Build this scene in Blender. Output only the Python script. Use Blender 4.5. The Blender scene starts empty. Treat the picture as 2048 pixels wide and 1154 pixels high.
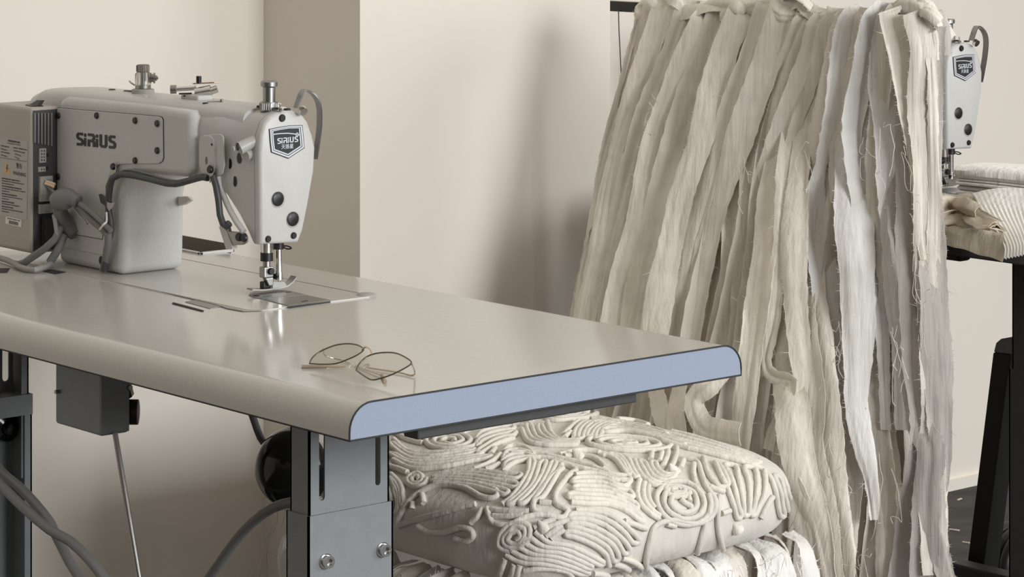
import bpy, bmesh, math, random
from mathutils import Vector, Matrix
from mathutils.bvhtree import BVHTree
from mathutils.geometry import interpolate_bezier

random.seed(7)
C = bpy.context.scene.collection
PI = math.pi

# ------------------------------------------------------------------ camera
# World: x along the near table (0 = its right end), y away across the table, z up.
CAM = Vector((2.3413, -1.7623, 1.3301))
FPX, HOR, TH = 5402.0, -243.0, 0.7053
FW = Vector((-math.cos(TH), math.sin(TH), 0)); RT = Vector((math.sin(TH), math.cos(TH), 0)); UP = Vector((0, 0, 1))
def ray(px, py): return FW + RT * ((px - 1024) / FPX) - UP * ((py - HOR) / FPX)
def onz(px, py, z): d = ray(px, py); return CAM + d * ((z - CAM.z) / d.z)
def onx(px, py, x): d = ray(px, py); return CAM + d * ((x - CAM.x) / d.x)
def ony(px, py, y): d = ray(px, py); return CAM + d * ((y - CAM.y) / d.y)
def onplane(px, py, p, n):
    d = ray(px, py); n = Vector(n); return CAM + d * ((Vector(p) - CAM).dot(n) / d.dot(n))

cd = bpy.data.cameras.new('camera'); cam = bpy.data.objects.new('camera', cd); C.objects.link(cam)
cam.matrix_world = Matrix((( RT.x, 0, -FW.x, CAM.x), (RT.y, 0, -FW.y, CAM.y), (0, 1, 0, CAM.z), (0, 0, 0, 1)))
cd.sensor_width = 36; cd.lens = FPX / 2048 * 36; cd.shift_y = (HOR - 577) / 2048
cd.clip_start = .05; cd.clip_end = 60
bpy.context.scene.camera = cam

# ------------------------------------------------------------------ materials
def mat(name, col, rough=.5, metal=0, spec=.5, noise=None, bump=None, coat=0, trans=0, ior=1.45, sheen=0, alpha=1, wave=None):
    m = bpy.data.materials.new(name); m.use_nodes = True
    nt = m.node_tree; b = nt.nodes['Principled BSDF']
    b.inputs['Base Color'].default_value = (*col, 1); b.inputs['Roughness'].default_value = rough
    b.inputs['Metallic'].default_value = metal; b.inputs['Specular IOR Level'].default_value = spec
    b.inputs['Coat Weight'].default_value = coat; b.inputs['Transmission Weight'].default_value = trans
    b.inputs['IOR'].default_value = ior; b.inputs['Alpha'].default_value = alpha
    if sheen: b.inputs['Sheen Weight'].default_value = sheen
    tc = nt.nodes.new('ShaderNodeTexCoord')
    if noise:                       # (scale, amount, second colour or None)
        n = nt.nodes.new('ShaderNodeTexNoise'); n.inputs['Scale'].default_value = noise[0]; n.inputs['Detail'].default_value = 6
        r = nt.nodes.new('ShaderNodeValToRGB')
        c2 = noise[2] if len(noise) > 2 else tuple(c * .8 for c in col)
        r.color_ramp.elements[0].color = (*[a + (b_ - a) * noise[1] for a, b_ in zip(col, c2)], 1)
        r.color_ramp.elements[1].color = (*col, 1)
        r.color_ramp.elements[0].position = .35; r.color_ramp.elements[1].position = .65
        nt.links.new(tc.outputs['Object'], n.inputs['Vector']); nt.links.new(n.outputs['Fac'], r.inputs['Fac'])
        nt.links.new(r.outputs['Color'], b.inputs['Base Color'])
    if bump:                        # (scale, strength)
        n = nt.nodes.new('ShaderNodeTexNoise'); n.inputs['Scale'].default_value = bump[0]; n.inputs['Detail'].default_value = 4
        bp = nt.nodes.new('ShaderNodeBump'); bp.inputs['Strength'].default_value = bump[1]; bp.inputs['Distance'].default_value = .002
        nt.links.new(tc.outputs['Object'], n.inputs['Vector']); nt.links.new(n.outputs['Fac'], bp.inputs['Height'])
        nt.links.new(bp.outputs['Normal'], b.inputs['Normal'])
    return m

M = {}
M['wall'] = mat('wall_paint', (.76, .705, .63), .85, spec=.25, noise=(2.2, .35, (.72, .665, .59)), bump=(60, .12))
M['floor'] = mat('dark_floor', (.050, .046, .041), .7, noise=(14, .9, (.018, .017, .016)), bump=(30, .4))
M['skirt'] = mat('white_skirting', (.78, .74, .66), .6)
M['laminate'] = mat('cream_laminate', (.52, .50, .455), .13, spec=.6, noise=(260, .25), bump=(500, .02))
M['edgeblue'] = mat('blue_grey_edge', (.27, .315, .40), .6, noise=(300, .25))
M['seam'] = mat('dark_seam', (.03, .03, .03), .7)
M['gasket'] = mat('grey_gasket', (.36, .34, .31), .6)
M['steel'] = mat('grey_painted_steel', (.235, .25, .255), .5, noise=(60, .3), bump=(500, .15))
M['steel_d'] = mat('dark_painted_steel', (.055, .055, .055), .55, noise=(60, .3), bump=(500, .1))
M['black'] = mat('black_plastic', (.012, .012, .012), .4)
M['gloss'] = mat('glossy_black', (.006, .006, .006), .09, spec=.35)
M['enamel'] = mat('cream_enamel', (.54, .535, .515), .36, spec=.5, noise=(200, .2), bump=(420, .12))
M['enamel_s'] = mat('face_enamel', (.53, .525, .50), .4, spec=.5, noise=(200, .15), bump=(420, .08))
M['box'] = mat('beige_plastic', (.42, .385, .34), .5, noise=(200, .2), bump=(500, .1))
M['label'] = mat('label_film', (.40, .39, .365), .4)
M['white'] = mat('white_label', (.72, .70, .66), .45)
M['ink'] = mat('black_ink', (.018, .018, .020), .45)
M['orange'] = mat('orange_ink', (.62, .36, .17), .5)
M['chrome'] = mat('chrome', (.74, .73, .71), .16, 1)
M['satin'] = mat('satin_steel', (.34, .335, .32), .36, 1, noise=(40, .3))
M['plate'] = mat('needle_plate_steel', (.30, .295, .28), .38, .9, noise=(40, .3))
M['cable'] = mat('grey_cable', (.17, .17, .165), .5)
M['cable_l'] = mat('light_grey_cable', (.30, .29, .275), .5)
M['cable_d'] = mat('dark_grey_cable', (.055, .056, .058), .45)
M['clear'] = mat('clear_plastic', (.93, .93, .9), .04, trans=.95, ior=1.3)
M['brass'] = mat('bronze_knob', (.16, .14, .12), .4, .4)
M['gold'] = mat('gold_wire', (.62, .52, .42), .2, 1)
M['rim'] = mat('dark_bronze_wire', (.16, .12, .09), .22, .9)
M['tip'] = mat('brown_acetate', (.36, .28, .20), .3)
M['silverblue'] = mat('silver_rim', (.66, .68, .72), .3, .3)
M['peach'] = mat('peach_wire', (.72, .52, .36), .5)
M['trough'] = mat('brown_tray', (.19, .165, .14), .7)

def cloth(name, col, dark=.88):
    m = bpy.data.materials.new(name); m.use_nodes = True
    nt = m.node_tree; b = nt.nodes['Principled BSDF']; N = nt.nodes.new; L = nt.links.new
    b.inputs['Roughness'].default_value = .95; b.inputs['Specular IOR Level'].default_value = .1
    b.inputs['Sheen Weight'].default_value = .15
    tc = N('ShaderNodeTexCoord'); oi = N('ShaderNodeObjectInfo')
    n1 = N('ShaderNodeTexNoise'); n1.inputs['Scale'].default_value = 26; n1.inputs['Detail'].default_value = 8
    n2 = N('ShaderNodeTexNoise'); n2.inputs['Scale'].default_value = 900; n2.inputs['Detail'].default_value = 2
    L(tc.outputs['Object'], n1.inputs['Vector']); L(tc.outputs['Object'], n2.inputs['Vector'])
    r = N('ShaderNodeValToRGB'); r.color_ramp.elements[0].color = (*[c * dark for c in col], 1); r.color_ramp.elements[1].color = (*col, 1)
    r.color_ramp.elements[0].position = .3; r.color_ramp.elements[1].position = .62
    L(n1.outputs['Fac'], r.inputs['Fac'])
    mp = N('ShaderNodeMapRange'); mp.inputs['To Min'].default_value = .92; mp.inputs['To Max'].default_value = 1.06
    L(oi.outputs['Random'], mp.inputs['Value'])
    mx = N('ShaderNodeMixRGB'); mx.blend_type = 'MULTIPLY'; mx.inputs['Fac'].default_value = 1
    L(r.outputs['Color'], mx.inputs['Color1']); L(mp.outputs['Result'], mx.inputs['Color2'])
    L(mx.outputs['Color'], b.inputs['Base Color'])
    bp = N('ShaderNodeBump'); bp.inputs['Strength'].default_value = .35; bp.inputs['Distance'].default_value = .0012
    L(n2.outputs['Fac'], bp.inputs['Height'])
    ma = N('ShaderNodeMapping'); ma.inputs['Scale'].default_value = (95, 95, 7)
    n3 = N('ShaderNodeTexNoise'); n3.inputs['Scale'].default_value = 1; n3.inputs['Detail'].default_value = 5
    L(tc.outputs['Object'], ma.inputs['Vector']); L(ma.outputs['Vector'], n3.inputs['Vector'])
    b2 = N('ShaderNodeBump'); b2.inputs['Strength'].default_value = .55; b2.inputs['Distance'].default_value = .006
    L(n3.outputs['Fac'], b2.inputs['Height']); L(b2.outputs['Normal'], bp.inputs['Normal'])
    L(bp.outputs['Normal'], b.inputs['Normal'])
    return m
M['cotton'] = cloth('unbleached_cotton', (.80, .74, .65))
M['cotton_w'] = cloth('white_cotton', (.84, .82, .775))
M['cotton_shade'] = cloth('shaded_grey_cotton', (.49, .455, .415))  # grey cotton, darkened in colour for the shade on the lower right strips
M['cord'] = cloth('cotton_cord', (.76, .72, .64), .9)
M['canvas'] = cloth('seat_canvas', (.70, .665, .60))
M['linen'] = cloth('white_linen', (.93, .915, .875), .97)
M['beige'] = cloth('beige_canvas', (.62, .55, .43))

def lens_material():
    m = bpy.data.materials.new('tinted_lens'); m.use_nodes = True
    nt = m.node_tree; nt.nodes.clear(); N = nt.nodes.new
    o = N('ShaderNodeOutputMaterial'); t = N('ShaderNodeBsdfTransparent'); g = N('ShaderNodeBsdfGlossy'); mx = N('ShaderNodeMixShader')
    t.inputs['Color'].default_value = (.92, .92, .90, 1); g.inputs['Roughness'].default_value = .03; mx.inputs['Fac'].default_value = .06
    nt.links.new(t.outputs[0], mx.inputs[1]); nt.links.new(g.outputs[0], mx.inputs[2]); nt.links.new(mx.outputs[0], o.inputs[0])
    return m
M['lens'] = lens_material()

# ------------------------------------------------------------------ mesh helpers
WL = {}                                             # world origin of every object made here
def catmull(pts, step):
    pts = [Vector(p) for p in pts]
    if len(pts) < 3:
        out = []; n = max(1, int((pts[1] - pts[0]).length / step))
        return [pts[0].lerp(pts[1], i / n) for i in range(n + 1)]
    P = [pts[0] * 2 - pts[1]] + pts + [pts[-1] * 2 - pts[-2]]
    out = []
    for i in range(1, len(P) - 2):
        a, b, c, d = P[i - 1:i + 3]; n = max(1, int((c - b).length / step))
        for k in range(n):
            t = k / n
            out.append(.5 * ((2 * b) + (c - a) * t + (2 * a - 5 * b + 4 * c - d) * t * t + (3 * b - a - 3 * c + d) * t ** 3))
    out.append(pts[-1]); return out

class MB:
    def __init__(s): s.v = []; s.f = []
    def add(s, vs, fs):
        o = len(s.v); s.v += [Vector(v) for v in vs]; s.f += [tuple(i + o for i in f) for f in fs]; return s
    def box(s, x0, x1, y0, y1, z0, z1):
        return s.add([(x, y, z) for x in (x0, x1) for y in (y0, y1) for z in (z0, z1)],
                     [(0, 1, 3, 2), (4, 6, 7, 5), (0, 4, 5, 1), (2, 3, 7, 6), (0, 2, 6, 4), (1, 5, 7, 3)])
    def slab(s, poly, off):                         # polygon (3-D points) pushed along a vector
        off = Vector(off); n = len(poly); a = [Vector(p) for p in poly]
        return s.add(a + [p + off for p in a], [tuple(range(n)), tuple(range(2 * n - 1, n - 1, -1))] +
                     [(i, i + n, (i + 1) % n + n, (i + 1) % n) for i in range(n)])
    def loft(s, rings, caps=True):
        n = len(rings[0]); vs = [v for r in rings for v in r]; fs = []
        for k in range(len(rings) - 1):
            for i in range(n):
                j = (i + 1) % n; fs.append((k * n + i, k * n + j, (k + 1) * n + j, (k + 1) * n + i))
        if caps: fs += [tuple(range(n - 1, -1, -1)), tuple(range((len(rings) - 1) * n, len(rings) * n))]
        return s.add(vs, fs)
    def tube(s, path, r, n=10, step=None, caps=True):
        p = catmull(path, step) if step else [Vector(q) for q in path]
        rings = []; up = None
        for i, q in enumerate(p):
            t = (p[min(i + 1, len(p) - 1)] - p[max(i - 1, 0)])
            if t.length < 1e-9: t = Vector((0, 0, 1))
            t.normalize()
            if up is None: up = Vector((0, 0, 1)) if abs(t.z) < .9 else Vector((1, 0, 0))
            b = t.cross(up); b.normalize(); up = b.cross(t); up.normalize()
            rr = r(i / max(1, len(p) - 1)) if callable(r) else r
            rings.append([q + (b * math.cos(a) + up * math.sin(a)) * rr for a in [2 * PI * k / n for k in range(n)]])
        return s.loft(rings, caps)
    def cyl(s, a, b, r, n=20, r2=None):
        r2 = r if r2 is None else r2; a, b = Vector(a), Vector(b)
        return s.tube([a, b], lambda t: r + (r2 - r) * t, n)
    def lathe(s, prof, o, ax=(0, 0, 1), n=28):      # prof: (radius, height)
        o = Vector(o); ax = Vector(ax).normalized(); u = ax.orthogonal().normalized(); w = ax.cross(u)
        return s.loft([[o + ax * h + (u * math.cos(2 * PI * k / n) + w * math.sin(2 * PI * k / n)) * max(r, 1e-5) for k in range(n)] for r, h in prof])
    def dome(s, o, ax, r, h, n=14):                 # screw head
        return s.lathe([(r, 0), (r, h * .6), (r * .8, h), (1e-5, h)], o, ax, n)
    def build(s, name, m, parent=None, smooth=40, bevel=0, seg=3, fix=True):
        me = bpy.data.meshes.new(name)
        if parent is None:
            xs = [v.x for v in s.v]; ys = [v.y for v in s.v]
            org = Vector(((min(xs) + max(xs)) / 2, (min(ys) + max(ys)) / 2, min(v.z for v in s.v)))
        else: org = WL[parent]
        me.from_pydata([v - org for v in s.v], [], s.f); me.update()
        if fix:
            bm = bmesh.new(); bm.from_mesh(me); bmesh.ops.recalc_face_normals(bm, faces=bm.faces); bm.to_mesh(me); bm.free()
        if smooth:
            me.polygons.foreach_set('use_smooth', [True] * len(me.polygons)); me.set_sharp_from_angle(angle=math.radians(smooth))
        me.materials.append(M[m] if isinstance(m, str) else m)
        o = bpy.data.objects.new(name, me); C.objects.link(o); WL[o] = org
        if parent is None: o.location = org
        else: o.parent = parent
        if bevel:
            b = o.modifiers.new('bevel', 'BEVEL'); b.width = bevel; b.segments = seg; b.limit_method = 'ANGLE'; b.angle_limit = math.radians(50)
            b.harden_normals = False
        return o

def thing(name, label, cat, loc, group=None):
    o = bpy.data.objects.new(name, None); C.objects.link(o); o.location = Vector(loc); WL[o] = Vector(loc)
    o.empty_display_size = .1
    return tag(o, label, cat, group)
def tag(o, label, cat=None, group=None):
    o['label'] = label
    if cat: o['category'] = cat
    if group: o['group'] = group
    return o
def struct(o): o['kind'] = 'structure'; return o
def copy_tree(o, parent=None):
    c = o.copy(); C.objects.link(c)
    if parent: c.parent = parent
    for ch in [x for x in bpy.data.objects if x.parent == o]: copy_tree(ch, c)
    return c
def boolean_cut(o, cutters):
    for c in cutters:
        c.location = c.location
        md = o.modifiers.new('cut', 'BOOLEAN'); md.operation = 'DIFFERENCE'; md.object = c; md.solver = 'EXACT'
    bpy.context.view_layer.update()
    me = bpy.data.meshes.new_from_object(o.evaluated_get(bpy.context.evaluated_depsgraph_get()))
    o.modifiers.clear(); o.data = me
    for c in cutters: bpy.data.objects.remove(c)
    me.set_sharp_from_angle(angle=math.radians(35))

# ------------------------------------------------------------------ room
WX = -1.517                                          # wall plane
PX0, PX1, PY0, PY1 = WX, -1.2397, .9548, 1.5178       # pilaster
struct(MB().box(WX, 6, -4.0, 5.5, -.05, 0).build('floor', 'floor', smooth=0))
struct(MB().box(WX - .15, WX, -4.0, 5.5, -.05, 2.9).build('wall_back', 'wall', smooth=0))
struct(MB().box(WX, PX1, PY0, PY1, 0, 2.9).build('wall_pilaster', 'wall', smooth=0))
b = MB(); b.box(WX, WX + .012, PY1, 5.5, 0, .022); b.box(WX, WX + .012, -4.0, PY0, 0, .022)
struct(b.build('baseboard_back', 'skirt', smooth=0))

# ------------------------------------------------------------------ sewing tables
def rounded_profile(y0, y1, z0, z1, r, n=8):         # (y, z) outline, both long edges rounded on top
    pts = [(y0, z0), (y0, z1 - r)]
    for k in range(1, n + 1):
        a = PI / 2 * k / n; pts.append((y0 + r - r * math.cos(a), z1 - r + r * math.sin(a)))
    pts.append((y1 - r, z1))
    for k in range(1, n + 1):
        a = PI / 2 * k / n; pts.append((y1 - r + r * math.sin(a), z1 - r + r * math.cos(a)))
    pts.append((y1, z0)); return pts

def leg_channel(mb, xw, d, y0, y1, z0, z1, t=.0025, slots=(), lip=.012):
    """C-section: a web at x = xw, flanges going to xw + d, short lips; slots cut through the web."""
    sx = 1 if d > 0 else -1
    ys = sorted({y0, y1} | {q for s in slots for q in (s[0], s[1])})
    for a, c in zip(ys[:-1], ys[1:]):
        hole = [s for s in slots if s[0] <= a + 1e-6 and s[1] >= c - 1e-6]
        x0, x1 = sorted((xw, xw + sx * t))
        if hole:
            zb, zt = hole[0][2], hole[0][3]
            mb.box(x0, x1, a, c, zt, z1)
            n = 8; r = (c - a) / 2; ym = (a + c) / 2
            arc = [(ym - r * math.cos(PI * k / n), zb + r - r * math.sin(PI * k / n)) for k in range(n + 1)]
            poly = [(a, z0), (c, z0)] + [(y, z) for y, z in reversed(arc)]
            mb.slab([(x0, y, z) for y, z in poly], (x1 - x0, 0, 0))
        else: mb.box(x0, x1, a, c, z0, z1)
    xa, xb = sorted((xw, xw + d))
    mb.box(xa, xb, y0, y0 + t, z0, z1); mb.box(xa, xb, y1 - t, y1, z0, z1)
    xe = xw + d; xa, xb = sorted((xe, xe - sx * t))
    mb.box(xa, xb, y0, y0 + lip, z0, z1); mb.box(xa, xb, y1 - lip, y1, z0, z1)

def sewing_table(label, y0, zt, xl, top_m, edge_m, steel_m, bolt_m='chrome', dx=0):
    T = .0392; D = .6
    t = thing('sewing_table', label, 'table', ((xl) / 2, y0 + D / 2, 0))
    prof = rounded_profile(y0, y0 + D, zt - T, zt, .03)
    b = MB(); b.slab([(xl, y, z) for y, z in prof], (-xl - .0022, 0, 0))
    top = b.build('tabletop', top_m, t, smooth=30)
    if y0 == 0:
        cut = []
        c1 = MB(); c1.box(-1.27, -1.088, .537, .5945, zt - .032, zt + .05); cut.append(c1.build('cut', 'trough', smooth=0))
        boolean_cut(top, cut)
    e = MB(); e.slab([(-.0022, y, z) for y, z in prof], (.0022, 0, 0))
    eb = e.build('edge_band', edge_m, t, smooth=30)
    if y0 == 0: eb['label'] = 'blue grey cut end of the tabletop outlined in black'
    s = MB(); loop = [(.0002, y, z) for y, z in prof]
    s.tube(loop + [loop[0]], .0011, 6)
    s.build('edge_seam', 'seam', eb)
    s = MB(); s.tube([(0, y0 + .0004, zt - T), (xl, y0 + .0004, zt - T)], .0011, 6); s.build('laminate_edge', 'seam', t)
    # stand
    yl0, yl1 = y0 + .15, y0 + .2712
    zu = zt - T
    for k, (xw, d) in enumerate(((-.2799, -.038), (-1.19, .0464))):
        if k == 1 and xl > -1.25: xw = -.93
        xw += dx
        lg = MB(); slots = ()
        if k == 0: slots = ((yl0 + .0150, yl0 + .0235, .582, zu - .004), (yl0 + .1, yl0 + .108, .588, zu - .004))
        else: slots = ((yl0 + .1026, yl0 + .1135, .586, zu - .004),)
        leg_channel(lg, xw, d, yl0, yl1, .45, zu, slots=slots)
        lo = lg.build('leg', steel_m, t, smooth=0)
        sl = MB(); o = .0035; sx = 1 if d < 0 else -1
        leg_channel(sl, xw + sx * o, d - sx * 2 * o, yl0 - o, yl1 + o, .05, .5665 if k == 0 else .573)
        if k == 1: sl.box(xw - o, xw + d + .006, yl0 - o, yl1 + o, .543, .573)
        so = sl.build('leg_sleeve', steel_m, lo, smooth=0)
        if k == 0 and y0 == 0:
            for px, py in ((651, 1122), (765, 1099)):
                p = onx(px, py, xw + o)
                bo = MB(); bo.lathe([(.0095, 0), (.0095, .002), (.0075, .0022), (.0075, .009), (.0045, .009), (.0042, .005), (1e-5, .005)], p, (1, 0, 0), 20)
                bo.build('bolt', bolt_m, lo)
        if k == 1 and y0 == 0:
            p = onx(12, 855, xw + .012); bo = MB(); bo.lathe([(.02, -.008), (.02, .006), (.012, .008), (.009, .02), (1e-5, .021)], p, (1, 0, 0), 20)
            bo.build('bolt', 'gloss', lo)
        f = MB(); f.box(min(xw, xw + d) - .01, max(xw, xw + d) + .01, y0 + .0, y0 + .58, .0, .05)
        f.build('foot', steel_m, t, bevel=.006)
        r = MB(); r.box(min(xw, xw + d) - .006, max(xw, xw + d) + .006, yl0 - .01, yl1 + .01, zu - .006, zu)
        r.build('top_bracket', steel_m, t, smooth=0)
    rail = MB(); rail.box(-.046, -.02, y0 + .11, y0 + .4437, zu - .017, zu)
    rail.build('cross_rail', 'steel_d', t, bevel=.002)
    st = MB(); st.box(-1.15 if xl < -1.25 else -.95, -.3, y0 + .225, y0 + .262, .17, .215)
    st.build('stretcher', steel_m, t, bevel=.004)
    return t

tbl = sewing_table('cream topped sewing table with blue grey end in the foreground', 0, .76, -1.3, 'laminate', 'edgeblue', 'steel')
tbl2 = sewing_table('black edged sewing table at right, white cloth piled on it', 1.41, .797, -1.04, 'steel_d', 'steel_d', 'steel_d', dx=-.0405)

# fittings let into the near tabletop
ZT = .76
g = MB()                                              # gasket frame around the machine bed
out = [(139, 543), (250, 568), (340, 588), (430, 609), (455, 617.5), (486, 623), (520, 622), (575, 614)]
inn = [(142, 539), (252, 563), (343, 582), (436, 602), (462, 610), (490, 616), (520, 616), (572, 609)]
L_ = [onz(*q, ZT + .0006) for q in [(20, 513)] + out]; R_ = [onz(*q, ZT + .0006) for q in [(22, 509)] + inn]
for i in range(len(L_) - 1): g.slab([L_[i], L_[i + 1], R_[i + 1], R_[i]], (0, 0, .0008))
go = g.build('bed_gasket', 'gasket', tbl, smooth=0); go['label'] = 'grey gasket strip around the machine bed'
g = MB(); p = onz(733, 592, ZT)
g.lathe([(.0135, 0), (.0135, .002), (.011, .0035), (1e-5, .0035)], p, n=24)
g.build('hinge_pad', 'gasket', tbl)
g = MB(); g.slab([onz(*q, ZT + .0005) for q in ((346, 605), (392, 617), (408, 621.5), (406, 623.5), (388, 619), (344, 607.5))], (0, 0, .0006)); g.build('latch_slot', 'seam', tbl, smooth=0)
g = MB(); g.slab([onz(*q, ZT + .0003) for q in ((370, 604), (420, 617.5), (448, 614), (392, 600))], (0, 0, .0005)); g.build('latch_plate', 'satin', tbl, smooth=0)
# tray let into the far edge
tr = MB(); x0, x1, ya, yb = -1.268, -1.09, .539, .593
tr.box(x0, x1, ya, yb, ZT - .0315, ZT - .029)
for a in ((x0, x1, ya, ya + .002), (x0, x0 + .002, ya, yb), (x1 - .002, x1, ya, yb)): tr.box(*a, ZT - .03, ZT + .001)
tr.box(x0, x1, yb - .002, yb, ZT - .03, ZT + .010)
to = tr.build('tray_well', 'trough', tbl, smooth=0); to['label'] = 'brown tray well sunk into the far edge of the tabletop'
tr = MB()
for a in ((x0 - .005, x1 + .006, ya - .007, ya), (x0 - .005, x1 + .006, yb, yb + .003), (x1, x1 + .006, ya - .007, yb + .003)): tr.box(*a, ZT - .002, ZT + .0028)
tr.build('tray_rim', 'enamel_s', to, bevel=.001)
g = MB(); g.box(-1.26, -1.11, .556, .558, ZT - .03, ZT - .004); g.build('tray_divider', 'gasket', to, smooth=0)

# ------------------------------------------------------------------ lettering
def strokes2d(paths, w):
    """flat ribbons (list of quads) from polylines, mitred, in 2-D"""
    out = []
    for p in paths:
        p = [Vector((a, b)) for a, b in p]; Ls, Rs = [], []
        for i in range(len(p)):
            d0 = (p[i] - p[i - 1]).normalized() if i else (p[1] - p[0]).normalized()
            d1 = (p[i + 1] - p[i]).normalized() if i < len(p) - 1 else d0
            m = (d0 + d1); m = m.normalized() if m.length > 1e-6 else d0
            k = 1 / max(.5, m.dot(d0)); n = Vector((-m.y, m.x)) * (w / 2 * k)
            Ls.append(p[i] + n); Rs.append(p[i] - n)
        for i in range(len(p) - 1): out.append([Ls[i], Ls[i + 1], Rs[i + 1], Rs[i]])
    return out
def sirius(w=.19):
    S = [[(.54, .9), (.18, .9), (.1, .82), (.1, .64), (.18, .55), (.42, .47), (.5, .38), (.5, .18), (.42, .1), (.04, .1)]]
    R = [[(.02, .9), (.42, .9), (.51, .8), (.51, .62), (.42, .52)], [(.1, .0), (.1, .44), (.42, .44), (.52, .34), (.52, 0)]]
    U = [[(.1, 1), (.1, .2), (.2, .1), (.44, .1), (.53, .2), (.53, 1)]]
    I = [[(.08, 0), (.08, .62)]]
    q = []; x = 0
    for name, adv in (('S', .64), ('i', .28), ('R', .68), ('i', .28), ('U', .72), ('S', .6)):
        P = {'S': S, 'R': R, 'U': U, 'i': I}[name]
        for poly in strokes2d([[(a + x, c) for a, c in s_] for s_ in P], w if name != 'i' else w * .85): q.append(poly)
        if name == 'i': q.append([Vector((x + .08 + .1 * math.cos(a), .84 + .14 * math.sin(a))) for a in [2 * PI * k / 12 for k in range(12)]])
        x += adv
    return q, x - .03
def put(polys, o, ux, uy, nrm, mb, depth=.0005):
    for i, p in enumerate(polys): mb.slab([Vector(o) + ux * a.x + uy * a.y - nrm * .0004 for a in p], nrm * (depth + .0004 + .00002 * (i % 5)))
def font_polys(text, mb, o, ux, uy, nrm, size, depth=.0004, bold=0):
    cu = bpy.data.curves.new('t', 'FONT'); cu.body = text; cu.size = 1; cu.resolution_u = 3; cu.offset = bold
    ob = bpy.data.objects.new('t', cu); C.objects.link(ob); bpy.context.view_layer.update()
    me = bpy.data.meshes.new_from_object(ob.evaluated_get(bpy.context.evaluated_depsgraph_get()))
    vs = [Vector(o) + ux * (v.co.x * size) + uy * (v.co.y * size) + nrm * depth for v in me.vertices]
    mb.add(vs, [tuple(p.vertices) for p in me.polygons])
    bpy.data.objects.remove(ob); bpy.data.curves.remove(cu); bpy.data.meshes.remove(me)

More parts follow.
